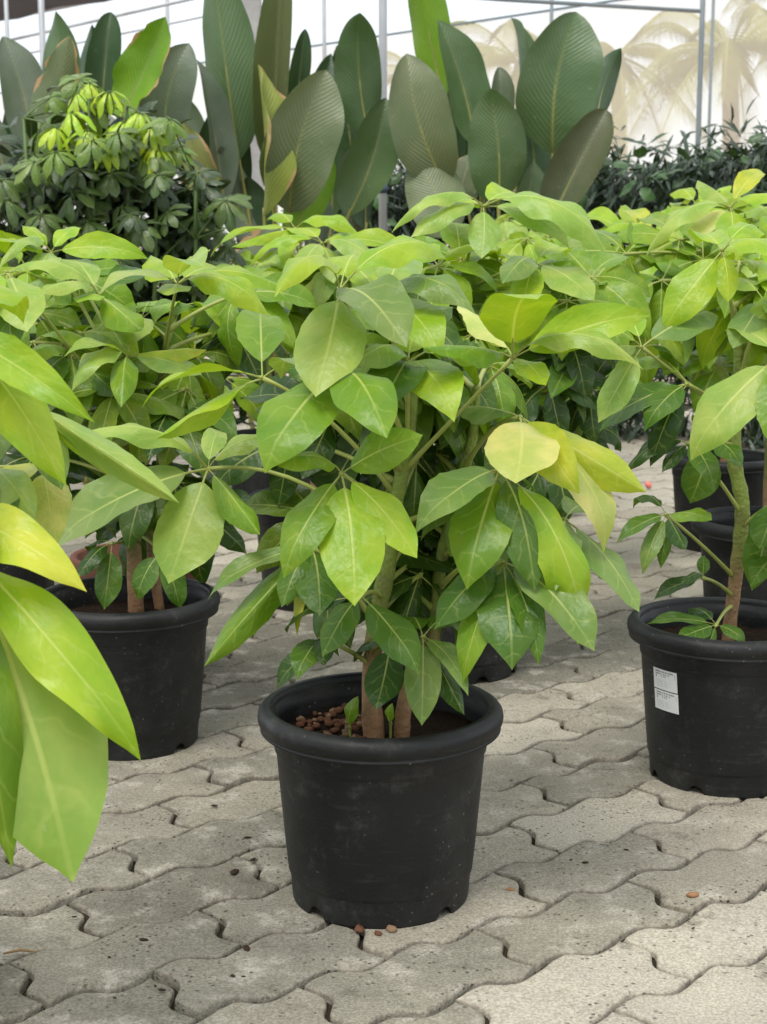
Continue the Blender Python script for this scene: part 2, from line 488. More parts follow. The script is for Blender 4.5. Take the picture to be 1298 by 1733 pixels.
def paver_outline(K=7):
    pts = []
    def half(p, d, ln, nrm, rev=False):
        seg = []
        for t in STS:
            seg.append(p + d * (ln * t) + nrm * (AMP * swave(t)))
        return seg
    H = LA / 2
    ex, ey = V(1, 0, 0), V(0, -1, 0)       # local: x along E1, -y along E2
    top = half(V(0, 0, 0), ex, H, -ey) + half(V(H, 0, 0), ex, H, -ey)
    right = half(V(LA, 0, 0), ey, SB, ex)
    bl = half(V(0, -SB, 0), ex, H, -ey) + half(V(H, -SB, 0), ex, H, -ey) + [V(LA, -SB, 0)]
    ll = half(V(0, 0, 0), ey, SB, ex) + [V(0, -SB, 0)]
    pts = top + right + bl[:0:-1] + ll[:0:-1]
    c = V(LA / 2, -SB / 2, 0)
    return [p - c for p in pts]

OUT = paver_outline()

def inset(pts, d):
    n = len(pts)
    area = sum(pts[i].x * pts[(i + 1) % n].y - pts[(i + 1) % n].x * pts[i].y for i in range(n))
    sgn = 1 if area > 0 else -1
    res = []
    for i in range(n):
        t = (pts[(i + 1) % n] - pts[i - 1]).normalized()
        nr = V(-t.y, t.x, 0) * sgn
        res.append(pts[i] + nr * d)
    return res

def paver_mesh(seed):
    rr = random.Random(seed)
    off = V(seed * 3.7, seed * 1.3, 0)
    n = len(OUT)
    def ring(d, z, jit):
        r = inset(OUT, d)
        res = []
        for p in r:
            k = mnoise.noise((p + off) * 40) * jit
            res.append(V(p.x * (1 - abs(k)), p.y * (1 - abs(k) * 1.6), z + mnoise.noise((p + off) * 25) * jit * 0.05))
        return res
    gap = 0.0021 + rr.random() * 0.0016
    rings = [ring(gap, -0.05, 0), ring(gap, -0.0030, 0.030), ring(gap + 0.0009, -0.0008, 0.040), ring(gap + 0.0028, 0.0, 0.034), ring(gap + 0.0060, 0.0004, 0.0)]
    vs, fs = [], []
    for r in rings:
        vs += r
    for k in range(len(rings) - 1):
        for i in range(n):
            j = (i + 1) % n
            fs.append((k * n + i, k * n + j, (k + 1) * n + j, (k + 1) * n + i))
    fs.append(tuple(range((len(rings) - 1) * n, len(rings) * n)))
    # the outline runs clockwise seen from above: turn the faces
    fs = [f[::-1] for f in fs]
    rimv = [1.0] * n + [1.0] * n + [0.9] * n + [0.45] * n + [0.0] * n
    return vs, fs, rimv

PV = [paver_mesh(s) for s in range(1, 9)]
pav = []
for j in range(-60, 60):
    for i in range(-60, 60):
        p = PO + E1 * ((i + 0.5 + (0.5 if j % 2 else 0.0)) * LA) + E2 * ((j + 0.5) * SB)
        if p.y < 1.0 or p.y > 8.2:
            continue
        half_w = 0.30 * p.y + 0.55
        if abs(p.x) > half_w:
            continue
        pav.append(p)
inview = lambda p: abs(p.x) < 0.26 * p.y + 0.1 and p.y > 1.45
pav.sort(key=lambda p: p.y if inview(p) else p.y + 50)
ROTP = Matrix.Rotation(radians(35), 4, 'Z')
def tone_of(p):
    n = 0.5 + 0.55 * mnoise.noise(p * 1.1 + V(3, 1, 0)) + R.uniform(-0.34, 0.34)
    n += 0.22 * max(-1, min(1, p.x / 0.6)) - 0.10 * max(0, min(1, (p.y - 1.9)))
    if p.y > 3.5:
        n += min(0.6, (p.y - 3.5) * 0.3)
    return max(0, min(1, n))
def paver_M(p):
    z = R.gauss(0, 0.0011)
    return Matrix.Translation(p + V(0, 0, z)) @ Matrix.Rotation(radians(R.gauss(0, 0.5)), 4, 'Z') @ Matrix.Rotation(radians(R.gauss(0, 0.5)), 4, 'X') @ Matrix.Rotation(radians(R.gauss(0, 0.4)), 4, 'Y') @ ROTP
def add_attr(me, name, vals):
    a = me.attributes.new(name, 'FLOAT', 'POINT')
    a.data.foreach_set('value', vals)
TN = 6
paver_meshes = {}
for k in range(len(PV)):
    for t in range(TN):
        vs, fs, rv = PV[k]
        me = mesh_from('paving_stone', vs, fs, [M_PAVE], True)
        add_attr(me, 'rim', rv)
        add_attr(me, 'tone', [(t + 0.5) / TN] * len(vs))
        paver_meshes[k, t] = me
for p in pav[:300]:
    k, t = R.randrange(len(PV)), min(TN - 1, int(tone_of(p) * TN))
    link('paving_stone', paver_meshes[k, t], pavement, paver_M(p))
mb = MB(); tones = []; rims = []
for p in pav[300:]:
    vs, fs, rv = PV[R.randrange(len(PV))]
    mb.add(vs, fs, paver_M(p))
    tones += [tone_of(p)] * len(vs); rims += rv
me = mb.mesh('farther_paving_stones', [M_PAVE])
add_attr(me, 'tone', tones); add_attr(me, 'rim', rims)
link('farther_paving_stones', me, pavement, kind='stuff')

# ------------------------------------------------------------------ leaf blades (unit length, shared)
def interp(tab, t):
    for i in range(len(tab) - 1):
        (a, va), (b, vb) = tab[i], tab[i + 1]
        if t <= b:
            h = b - a
            s = (t - a) / h
            m0 = (vb - tab[i - 1][1]) / (b - tab[i - 1][0]) if i > 0 else (vb - va) / h
            m1 = (tab[i + 2][1] - va) / (tab[i + 2][0] - a) if i + 2 < len(tab) else (vb - va) / h
            return max(0.0, (2 * s ** 3 - 3 * s ** 2 + 1) * va + (s ** 3 - 2 * s ** 2 + s) * h * m0 + (3 * s ** 2 - 2 * s ** 3) * vb + (s ** 3 - s ** 2) * h * m1)
    return tab[-1][1]

PROF_UMB = [(0.125, 0.0), (0.14, 0.12), (0.19, 0.40), (0.28, 0.70), (0.40, 0.92), (0.52, 1.0), (0.63, 0.97), (0.745, 0.83), (0.835, 0.62), (0.90, 0.40), (0.95, 0.19), (0.975, 0.08), (1.0, 0.0)]
PROF_OBO = [(0.06, 0.0), (0.10, 0.12), (0.25, 0.48), (0.45, 0.82), (0.62, 1.0), (0.76, 0.96), (0.88, 0.70), (0.96, 0.36), (1.0, 0.0)]
PROF_CAL = [(0.0, 0.0), (0.015, 0.10), (0.06, 0.42), (0.15, 0.72), (0.30, 0.95), (0.45, 1.0), (0.62, 0.96), (0.78, 0.78), (0.88, 0.54), (0.95, 0.27), (1.0, 0.0)]
PROF_LIN = [(0.0, 0.15), (0.1, 0.6), (0.4, 1.0), (0.7, 0.8), (1.0, 0.0)]

def blade(name, prof, mats, nu=16, nv=4, ratio=0.5, bow=0.12, fold=0.15, wave=0.03, curl=0.0, twist=0.0, seed=1, stalk=True, skew=0.0, teeth=0.0, rib=0.0, tear=0.0):
    """base at 0, tip at (1,0,0), upper side +z; bow lifts the middle, fold < 0 lifts the halves, > 0 lets them hang"""
    rr = random.Random(seed)
    a0 = prof[0][0]
    vs, fs, uv1, uv2, mi = [], [], [], [], []
    ph1, ph2 = rr.random() * 6.28, rr.random() * 6.28
    f1, f2 = rr.uniform(1.6, 2.6), rr.uniform(1.6, 2.6)
    def centre(t):
        z = bow * (4 * t * (1 - t)) * (1 - 0.35 * (t - 0.5)) - curl * max(0, t - 0.75) ** 2 * 4
        return V(t, skew * sin(pi * t), z)
    ts = []
    for i in range(nu + 1):
        s = i / nu
        s = s ** 1.15 if s < 0.5 else s
        ts.append(a0 + (1 - a0) * (i / nu))
    for i, t in enumerate(ts):
        c = centre(t)
        d = (centre(min(1, t + 0.01)) - centre(max(0, t - 0.01))).normalized()
        w = interp(prof, t) * ratio * 0.5
        up = V(-d.z, 0, d.x).normalized()
        tw = twist * (t - 0.3)
        side = V(0, 1, 0) * cos(tw) + up * sin(tw)
        upp = up * cos(tw) - V(0, 1, 0) * sin(tw)
        for k in range(-nv, nv + 1):
            q = k / nv
            ww = w * abs(q)
            if abs(k) == nv:
                if teeth and 0.35 < t < 0.92 and i % 3 == 0:
                    ww *= 1 + teeth * rr.uniform(0.2, 1)
                if tear:
                    ww *= 1 - max(0, mnoise.noise(V(t * 9, q * 3, seed * 2.1))) * tear
            sg = 1 if k > 0 else -1
            ang = fold * (0.6 + 0.4 * abs(q))
            lat = ww * cos(ang)
            wv = wave * (q * q) * sin(2 * pi * (f1 if k > 0 else f2) * t + (ph1 if k > 0 else ph2)) * min(1, w / (ratio * 0.25 + 1e-6))
            h = -ww * sin(ang) + wv
            ribz = rib * 0.006 * (abs(q) < 0.01) * (1 - t)
            p = c + side * (sg * lat) + upp * (h - ribz)
            vs.append(p)
            uv1.append((t, 0.5 + sg * ww))
            uv2.append((t, 0.5 + 0.5 * q))
    n = 2 * nv + 1
    for i in range(nu):
        for k in range(n - 1):
            fs.append((i * n + k, i * n + k + 1, (i + 1) * n + k + 1, (i + 1) * n + k)[::-1]); mi.append(0)
    # fix winding so that the upper side faces +z
    if stalk:
        b = MB()
        pts = [centre(a0 * s / 3) - V(0, 0, 0.001) for s in range(4)] + [centre(a0 + 0.05) - V(0, 0, 0.004)]
        b.tube(pts, [0.0105, 0.009, 0.0085, 0.008, 0.003], 6, False)
        o = len(vs)
        vs += b.v
        fs += [tuple(o + i for i in f) for f in b.f]
        mi += [1] * len(b.f)
        uv1 += [(0.1, 0.5)] * len(b.v); uv2 += [(0.1, 0.5)] * len(b.v)
    me = mesh_from(name, vs, fs, mats, True, mi, {'UVMap': uv1, 'Rel': uv2})
    if me.polygons[n // 2 + n * 2].normal.z < 0:
        me.flip_normals()
    return me

UMB = []
for k in range(14):
    rr = random.Random(100 + k)
    UMB.append(blade('leaflet', PROF_UMB, [M_LEAF, M_PET], 20, 4, 0.475, bow=[0.07, 0.12, 0.17, 0.10, 0.22, 0.05, 0.14][k % 7], fold=[0.18, 0.05, 0.32, -0.18, 0.25, 0.45, -0.3][k % 7] + rr.uniform(-.05, .05),
                     wave=rr.uniform(0.012, 0.035), curl=rr.choice([0, 0.15, 0.4]), twist=rr.uniform(-0.45, 0.45), seed=k + 1, skew=rr.uniform(-0.05, 0.05), teeth=rr.choice([0, 0.04, 0.07])))
OBO = [blade('leaflet', PROF_OBO, [M_DARK, M_PETD], 8, 2, 0.42, bow=0.08 + 0.05 * (k % 3), fold=0.1 + 0.1 * (k % 2), wave=0.015, twist=0.3 * (k - 2), seed=k + 40) for k in range(4)]
OBN = [blade('leaflet', PROF_OBO, [M_DARK, M_PETD], 8, 2, 0.27, bow=0.1 + 0.05 * (k % 3), fold=0.25, wave=0.02, twist=0.3 * (k - 2), seed=k + 50) for k in range(4)]
CAL = [blade('leaf', PROF_CAL, [M_CAL, M_PETY], 26, 6, 0.42, bow=[-0.03, 0.06, 0.02, -0.06, 0.10][k % 5], fold=[-0.65, 0.35, -0.9, 0.5, -0.5][k % 5], wave=0.016, twist=[0.6, -0.5, 0.3, -0.4, 0.7][k % 5], seed=60 + k, stalk=False, curl=-0.3 if k % 2 else 0.2, skew=0.02 * (k - 2)) for k in range(5)]
CALB = [blade('leaf', PROF_CAL, [M_CALB, M_PETY], 34, 6, 0.42, bow=0.04 * (k - 1), fold=[-0.5, 0.3, -0.8][k], wave=0.03, twist=[0.5, -0.3, 0.2][k], seed=80 + k, stalk=False, tear=0.55) for k in range(3)]
BRD = [blade('leaf', PROF_UMB, [M_DARK, M_PETD], 9, 3, 0.62, bow=0.14, fold=0.25, wave=0.03, seed=90 + k) for k in range(3)]

LIME = (0.325, 0.485, 0.026)
YEL = (0.50, 0.56, 0.05)
PALE = (0.335, 0.475, 0.090)
MIDG = (0.190, 0.330, 0.020)
GRN = (0.090, 0.190, 0.018)
DRK = (0.042, 0.100, 0.014)
PYEL = (0.62, 0.64, 0.19)
GREY = (0.185, 0.290, 0.065)

def setcol(o, c, jit=0.08):
    k = 1 + R.uniform(-jit, jit)
    h = R.uniform(-jit, jit) * 0.6
    o.color = (min(1, c[0] * k * (1 + h)), min(1, c[1] * k), min(1, c[2] * k * (1 - h)), 1)

def blade_M(base, tip, nhint, wr=1.0, roll=0.0):
    x = tip - base
    L = x.length
    x = x / L
    n = nhint - x * nhint.dot(x)
    if n.length < 1e-4:
        n = V(0, -1, 0.1) - x * V(0, -1, 0.1).dot(x)
    n.normalize()
    if roll:
        n = Quaternion(x, radians(roll)) @ n
    y = n.cross(x)
    M = Matrix(((x.x * L, y.x * L * wr, n.x * L, base.x), (x.y * L, y.y * L * wr, n.y * L, base.y), (x.z * L, y.z * L * wr, n.z * L, base.z), (0, 0, 0, 1)))
    return M

def petiole(root, a, hub, r0=0.0036, r1=0.0023, m=None, sag=0.10, name='leaf', knob=True):
    d = hub - a
    horiz = V(d.x, d.y, 0)
    ctrl = a + d * 0.5 + V(0, 0, sag * horiz.length) 
    pts = bez(a, ctrl, hub, 9)
    b = MB()
    rad = [r0 + (r1 - r0) * (i / 9) for i in range(10)]
    rad[0] *= 1.5; rad[1] *= 1.1
    if knob:
        rad[-1] *= 1.6
    b.tube(pts, rad, 7)
    if knob:
        dn = (pts[-1] - pts[-2]).normalized()
        b.tube([hub, hub + dn * 0.006], [r1 * 1.7, r1 * 0.6], 6)
    return link(name, b.mesh('leaf_stalk', [m or M_PET], a), root, Matrix.Translation(a))

NUP = V(0, -0.5, 0.87)
def leaf(root, attach, hubpx, L, tips, c=LIME, sag=0.10, nh=NUP, hub=None):
    """one palmate leaf: a stalk with its leaflets; a tip is (x, y, side, width, colour, shape, roll[, length])"""
    hub = hub or at(*hubpx)
    lf = petiole(root, attach, hub, sag=sag)
    for t in tips:
        x, y, sg = t[0], t[1], t[2]
        wr = t[3] if len(t) > 3 and t[3] else 1.0
        cc = t[4] if len(t) > 4 and t[4] else c
        sh = t[5] if len(t) > 5 and t[5] is not None else R.randrange(14)
        roll = t[6] if len(t) > 6 and t[6] else 0
        ln = t[7] if len(t) > 7 else L
        tip = reach(x, y, hub, ln, sg)
        ll = (tip - hub).length
        o = link('leaflet', UMB[sh], lf, blade_M(hub, tip, nh, wr * ln / ll if ll < ln * 0.999 else wr, roll))
        setcol(o, cc)
    return lf

def whorl(root, attach, hub, axis, L, n, droop, c, sag=0.1, wr=1.0, span=2 * pi, templ=None, spin=None, pm=None, pr=(0.0042, 0.0026)):
    lf = petiole(root, attach, hub, pr[0], pr[1], m=pm, sag=sag)
    axis = axis.normalized()
    a = axis.orthogonal().normalized()
    b = axis.cross(a)
    s0 = R.random() * 6.28 if spin is None else spin
    for k in range(n):
        t = s0 + span * (k + R.uniform(-0.18, 0.18)) / n
        dr = radians(droop + R.uniform(-16, 16))
        rad = a * cos(t) + b * sin(t)
        d = rad * cos(dr) - axis * sin(dr) - V(0, 0, 0.22)
        d.normalize()
        ln = L * R.uniform(0.72, 1.08)
        tm = templ or UMB
        o = link('leaflet', tm[R.randrange(len(tm))], lf, blade_M(hub, hub + d * ln, axis * 0.9 + rad * 0.35 + V(0, 0, 0.3), wr * R.uniform(0.85, 1.1), R.uniform(-15, 15)))
        setcol(o, c, 0.12)
    return lf

def filler(root, dense, pts, c, L=0.13, n_=7):
    for (x, y, Y) in pts:
        hub = at(x, y, Y)
        st = min(dense, key=lambda p: (p - hub).length + 4 * max(0, p.z - hub.z + 0.03))
        whorl(root, st.copy(), hub, V(R.uniform(-.4, .4), -0.75, 0.6), L * R.uniform(.9, 1.1), n_, R.uniform(5, 25), c if R.random() < 0.7 else lerpc(c, LIME, 0.35))

# ------------------------------------------------------------------ pots
def lathe(profile, n=72, notch=None):
    vs, fs = [], []
    for r, z in profile:
        for k in range(n):
            t = 2 * pi * k / n
            zz = z
            if notch and z <= 0.0121 and z >= 0:
                for nt in notch:
                    d = abs((t - nt + pi) % (2 * pi) - pi)
                    if d < 0.10:
                        zz = max(z, 0.016 * (1 - (d / 0.105) ** 4))
            vs.append(V(r * cos(t), r * sin(t), zz))
    for i in range(len(profile) - 1):
        for k in range(n):
            k2 = (k + 1) % n
            fs.append((i * n + k, i * n + k2, (i + 1) * n + k2, (i + 1) * n + k))
    return vs, fs

POT_H = 0.268
NOTCH = [radians(a) for a in (-135, -45, 45, 135, 0, 180)]
body_prof = [(0.100, 0.020), (0.1165, 0.0185), (0.1165, 0.0), (0.1195, 0.0), (0.1200, 0.004), (0.1208, 0.012), (0.1225, 0.036), (0.1228, 0.0375), (0.1245, 0.0395), (0.1252, 0.042), (0.1285, 0.075), (0.1330, 0.125), (0.1370, 0.170), (0.1400, 0.2055), (0.1404, 0.2075), (0.1422, 0.2090), (0.1427, 0.212), (0.1440, 0.2420), (0.1445, 0.250), (0.1445, 0.258)]
inner_prof = [(0.1430, 0.258), (0.1415, 0.235), (0.1380, 0.20), (0.1330, 0.15)]
bv, bf = lathe(body_prof + inner_prof, 96, NOTCH)
POT_BODY = mesh_from('pot', bv, bf, [M_POT])
rim_prof = [(0.1440, 0.2365), (0.1520, 0.2360), (0.1590, 0.2350), (0.1612, 0.2362), (0.1610, 0.2390), (0.1598, 0.2402), (0.1612, 0.2425), (0.1638, 0.2475), (0.1645, 0.2530), (0.1636, 0.2590), (0.1600, 0.2640), (0.1545, 0.2672), (0.1500, 0.2680), (0.1462, 0.2668), (0.1438, 0.2630), (0.1430, 0.2500)]
rv_, rf_ = lathe(rim_prof, 96)
POT_RIM = mesh_from('rim', rv_, rf_, [M_POT])
TER_BODY = None

def soil_mesh(z, r=0.138):
    vs, fs = [V(0, 0, z)], []
    nr, n = 9, 30
    for i in range(1, nr + 1):
        for k in range(n):
            t = 2 * pi * k / n
            rr = r * i / nr
            p = V(rr * cos(t), rr * sin(t), 0)
            vs.append(V(p.x, p.y, z + mnoise.noise(p * 40) * 0.006 + mnoise.noise(p * 110) * 0.004 - 0.004 * (i / nr) ** 3))
    for k in range(n):
        fs.append((0, 1 + k, 1 + (k + 1) % n))
    for i in range(nr - 1):
        for k in range(n):
            k2 = (k + 1) % n
            fs.append((1 + i * n + k, 1 + (i + 1) * n + k, 1 + (i + 1) * n + k2, 1 + i * n + k2))
    return mesh_from('soil', vs, fs, [M_SOIL])
SOIL_Z = 0.226
SOIL = soil_mesh(SOIL_Z)

def stone_mesh(seed, m, name='pebble'):
    bm = bmesh.new()
    bmesh.ops.create_icosphere(bm, subdivisions=2, radius=1.0)
    for v in bm.verts:
        k = 1 + 0.35 * mnoise.noise(v.co * 1.1 + V(seed * 5.1, 0, 0)) + 0.1 * mnoise.noise(v.co * 3 + V(0, seed, 0))
        v.co = V(v.co.x * k, v.co.y * k * 0.85, v.co.z * k * 0.6)
    me = bpy.data.meshes.new(name)
    bm.to_mesh(me); bm.free()
    me.materials.append(m)
    me.polygons.foreach_set('use_smooth', [True] * len(me.polygons))
    return me
PEB = [stone_mesh(k, M_PEB if k % 3 else M_PEBL) for k in range(6)]

def potted(loc, label, spin=0.0, group=None, pebbles=0):
    root = thing('potted_umbrella_plant', loc, label, 'potted plant', group)
    T = Matrix.Translation(loc) @ Matrix.Rotation(spin, 4, 'Z')
    pot = link('pot', POT_BODY, root, T)
    link('rim', POT_RIM, pot, T)
    so = link('soil', SOIL, root, Matrix.Translation(loc))
    for k in range(pebbles):
        a, r = R.uniform(1.9, 4.6), 0.13 * sqrt(R.uniform(0.05, 0.95))
        s = R.uniform(0.0030, 0.0070)
        p = loc + V(r * cos(a), r * sin(a), SOIL_Z + s * 0.35)
        link('pebble', PEB[R.randrange(6)], so, Matrix.Translation(p) @ Matrix.Rotation(R.random() * 6, 4, 'Z') @ Matrix.Scale(s, 4))
    return root, pot

def trunk(root, pts, radii, knots=True, name='trunk'):
    n = len(pts)
    dense, rad = [], []
    S = 6
    for i in range(n - 1):
        p0, p1, p2, p3 = pts[max(0, i - 1)], pts[i], pts[i + 1], pts[min(n - 1, i + 2)]
        for k in range(S):
            t = k / S
            dense.append(0.5 * ((2 * p1) + (p2 - p0) * t + (2 * p0 - 5 * p1 + 4 * p2 - p3) * t * t + (3 * p1 - p0 - 3 * p2 + p3) * t ** 3))
            r = radii[i] + (radii[i + 1] - radii[i]) * t
            rad.append(r * (1 + (0.10 * (sin(len(dense) * 1.9) > 0.75) if knots else 0) + R.uniform(-0.03, 0.03)))
    dense.append(pts[-1]); rad.append(radii[-1])
    b = MB()
    b.tube(dense, rad, 10)
    return link(name, b.mesh(name, [M_STEM], pts[0]), root, Matrix.Translation(pts[0])), dense

# sticker: a curved patch with printed rows (the print is too small to read)
def sticker_material():
    m, nd, lk, out = mat('printed_label')
    uv = N(nd, 'ShaderNodeUVMap', uv_map='UVMap')
    s = N(nd, 'ShaderNodeSeparateXYZ'); lk.new(uv.outputs[0], s.inputs[0])
    u, v = s.outputs[0], s.outputs[1]
    def band(x, a, b):
        return math_(nd, lk, 'MULTIPLY', math_(nd, lk, 'GREATER_THAN', x, a), math_(nd, lk, 'LESS_THAN', x, b))
    mp = N(nd, 'ShaderNodeMapping'); mp.inputs['Scale'].default_value = (22, 1.0, 1); lk.new(uv.outputs[0], mp.inputs[0])
    nz = N(nd, 'ShaderNodeTexNoise', Scale=1.0, Detail=2.0); lk.new(mp.outputs[0], nz.inputs['Vector'])
    letters = mapr(nd, lk, nz.outputs[0], 0.40, 0.52)
    tot = None
    for (a, b, x0, x1, k) in ((0.84, 0.91, 0.10, 0.86, 0.75), (0.73, 0.79, 0.10, 0.70, 0.75), (0.63, 0.69, 0.34, 0.56, 0.85), (0.56, 0.70, 0.10, 0.17, 0.6), (0.44, 0.47, 0.08, 0.70, 0.35), (0.37, 0.40, 0.08, 0.74, 0.35), (0.30, 0.33, 0.08, 0.70, 0.35), (0.23, 0.26, 0.08, 0.74, 0.35), (0.15, 0.18, 0.08, 0.62, 0.35), (0.62, 0.86, 0.90, 0.93, 0.4)):
        t = math_(nd, lk, 'MULTIPLY', math_(nd, lk, 'MULTIPLY', band(v, a, b), band(u, x0, x1)), k)
        tot = t if tot is None else math_(nd, lk, 'MAXIMUM', tot, t)
    tot = math_(nd, lk, 'MULTIPLY', tot, letters)
    c = mixc(nd, lk, tot, (0.62, 0.63, 0.62), (0.03, 0.03, 0.03))
    p = N(nd, 'ShaderNodeBsdfPrincipled', Roughness=0.45)
    lk.new(c, p.inputs['Base Color']); lk.new(p.outputs[0], out.inputs[0])
    return m
M_STICK = sticker_material()

def pot_r(z):
    for (r0, z0), (r1, z1) in zip(body_prof[8:], body_prof[9:]):
        if z0 <= z <= z1:
            return r0 + (r1 - r0) * (z - z0) / (z1 - z0 + 1e-9)
    return 0.14

def sticker(pot, loc, az, zc, wid, hgt, tilt=0.0):
    vs, fs, uv = [], [], []
    nu, nv = 8, 3
    for j in range(nv + 1):
        for i in range(nu + 1):
            u, v = i / nu, j / nv
            du, dv = (u - 0.5) * wid, (v - 0.5) * hgt
            x, z = du * cos(tilt) - dv * sin(tilt), zc + du * sin(tilt) + dv * cos(tilt)
            r = pot_r(z) + 0.0012
            a = az + x / r
            vs.append(V(r * cos(a), r * sin(a), z)); uv.append((u, v))
    for j in range(nv):
        for i in range(nu):
            a = j * (nu + 1) + i
            fs.append((a, a + 1, a + nu + 2, a + nu + 1))
    me = mesh_from('label_sticker', vs, fs, [M_STICK], True, None, {'UVMap': uv})
    o = link('label_sticker', me, pot, Matrix.Translation(loc))
    o['label'] = 'white printed label stuck on the black pot'
    return o

# ================================================================== the plant in the middle
c0 = V(-0.004, 1.98, 0)
PC, pot_c = potted(c0, 'lime umbrella plant in scuffed black pot standing alone in front on bare paving', radians(0), pebbles=150)
sz = SOIL_Z - 0.01
t1, d1 = trunk(PC, [V(-0.012, 1.965, sz), at(628, 1160, 1.97), at(636, 1060, 1.98), at(655, 960, 1.99), at(668, 860, 2.0), at(692, 740, 2.0), at(694, 640, 2.0), at(668, 560, 2.0)], [0.0150, 0.0125, 0.012, 0.0115, 0.010, 0.0085, 0.007, 0.0055])
t2, d2 = trunk(PC, [V(0.024, 1.965, sz), at(684, 1195, 1.97), at(700, 1140, 1.975), at(735, 1070, 2.0), at(745, 960, 2.05), at(770, 850, 2.06), at(800, 740, 2.06), at(806, 660, 2.06)], [0.0110, 0.0105, 0.0105, 0.009, 0.0085, 0.008, 0.007, 0.005])
def near(dense, y):
    """point of a trunk that shows at image row y"""
    best = min(dense, key=lambda p: abs(row(p) - y))
    return best.copy()
def row(p):
    q = p - V(0, 0, CAM_H)
    z = q.y * cos(PITCH) - q.z * sin(PITCH)
    v = -q.y * sin(PITCH) - q.z * cos(PITCH)
    return CY + FPX * v / z

n, f = -1, 1
leaf(PC, near(d1, 900), (578, 802, 1.80), 0.162, [(476, 968, n, .84, MIDG, 7, 0, .148), (600, 1026, n, .92, LIME, 0, 0, .175), (706, 945, n, .80, LIME, 0, 0, .142), (716, 736, n, .95, MIDG, 0, 35, .112), (447, 784, n, .85, MIDG, 2, 0, .115)], LIME)
leaf(PC, near(d1, 760), (575, 492, 1.86), 0.168, [(534, 672, n, 1.06, PALE, 0), (470, 478, n, .7, LIME, 4), (688, 588, n, 1.0, GREY, 6), (760, 424, f, .7, LIME, 4), (620, 450, f, .8, LIME, 2)], LIME)
leaf(PC, near(d1, 800), (568, 630, 1.82), 0.165, [(445, 784, n, 1.14, MIDG, 7), (655, 742, n, .95, MIDG, 2), (470, 620, f, .8, GREY, 3), (640, 600, f, .9, GRN, 1)], MIDG)
leaf(PC, near(d1, 700), (650, 512, 1.98), 0.16, [(545, 560, n, .9, MIDG, 5), (800, 512, n, .75, GREY, 4), (745, 590, n, .9, LIME, 1), (700, 440, f, .8, PALE, 2), (590, 450, f, .8, LIME, 3)], PALE)
leaf(PC, near(d1, 750), (690, 614, 1.95), 0.16, [(768, 694, n, .95, LIME, 1), (590, 625, n, .8, MIDG, 2), (645, 690, n, .9, GRN, 3), (815, 640, f, .9, MIDG, 4), (720, 540, f, .9, LIME, 0)], LIME)
leaf(PC, near(d1, 800), (868, 606, 1.93), 0.165, [(905, 486, n, 1.2, LIME, 8), (1098, 528, n, .62, LIME, 3, 40), (1086, 606, n, .5, PALE, 4), (924, 652, n, .8, LIME, 0, 0, .10), (718, 588, n, .62, MIDG, 5), (775, 512, f, .6, PYEL, 5, 30)], LIME, sag=0.02)
leaf(PC, near(d2, 800), (880, 706, 1.90), 0.15, [(873, 818, n, 1.30, PYEL, 0, 0, .145), (1040, 922, n, .72, PYEL, 1, -20, .18), (1094, 833, n, .72, YEL, 5, 25, .18), (975, 830, n, .9, YEL, 3, 35, .13), (760, 690, f, .6, GREY, 5)], YEL, sag=0.2)
leaf(PC, near(d2, 900), (845, 795, 1.88), 0.165, [(789, 987, n, .98, MIDG, 7), (992, 1085, n, .58, LIME, 4, 0, .235), (703, 886, n, .8, GREY, 3), (905, 1000, n, .8, GRN, 2), (930, 900, f, .8, GRN, 1)], MIDG, sag=0.15)
leaf(PC, near(d2, 950), (955, 880, 1.93), 0.15, [(1082, 1036, n, .74, GREY, 0, -25, .165), (940, 1000, n, .7, GREY, 2), (1000, 860, f, .9, GREY, 3, 0, .1)], GREY, sag=0.15)
leaf(PC, near(d2, 1000), (852, 952, 1.87), 0.145, [(868, 1122, n, 1.08, GRN, 7, 0, .15), (1006, 1102, n, .85, GREY, 6, 0, .17), (914, 1116, n, .55, GRN, 3), (735, 1065, n, .9, GRN, 2, 0, .13), (780, 1150, n, .6, MIDG, 1, 0, .16)], GRN, sag=0.2)
leaf(PC, near(d1, 1010), (612, 1010, 1.86), 0.13, [(711, 1132, n, .86, GRN, 7), (545, 1112, n, .9, GRN, 2, 0, .10), (476, 1060, f, .8, DRK, 3)], GRN)
leaf(PC, near(d1, 1110), (660, 1092, 1.90), 0.10, [(636, 1202, n, 1.05, DRK, 0), (600, 1120, f, .8, DRK, 2), (720, 1120, f, .9, DRK, 1)], DRK)
leaf(PC, near(d2, 1120), (716, 1078, 1.90), 0.12, [(714, 1228, n, .84, GREY, 6), (792, 1165, n, .5, GREY, 3), (786, 1210, n, .55, DRK, 5), (690, 1050, f, .8, GRN, 1), (780, 1060, f, .7, GRN, 2)], GRN)
leaf(PC, near(d1, 1060), (528, 925, 1.95), 0.12, [(541, 1042, n, 1.05, GRN, 0), (476, 1028, n, .95, GRN, 2, 0, .10), (345, 1004, f, .5, GREY, 3, 0, .15), (500, 1075, n, .3, YEL, 1), (345, 1128, f, .48, MIDG, 5, -30, .165)], GRN, sag=0.25)
leaf(PC, near(d1, 1130), (545, 1082, 1.93), 0.085, [(464, 1164, n, .75, DRK, 3), (502, 1142, n, 1.1, GRN, 1), (548, 1128, n, .7, DRK, 2)], DRK)
leaf(PC, near(d1, 850), (444, 640, 1.98), 0.17, [(236, 668, n, .55, LIME, 3, 35), (264, 742, n, .38, LIME, 5, 60), (440, 520, f, .8, MIDG, 1), (560, 660, f, .7, GRN, 2)], LIME, sag=0.25)
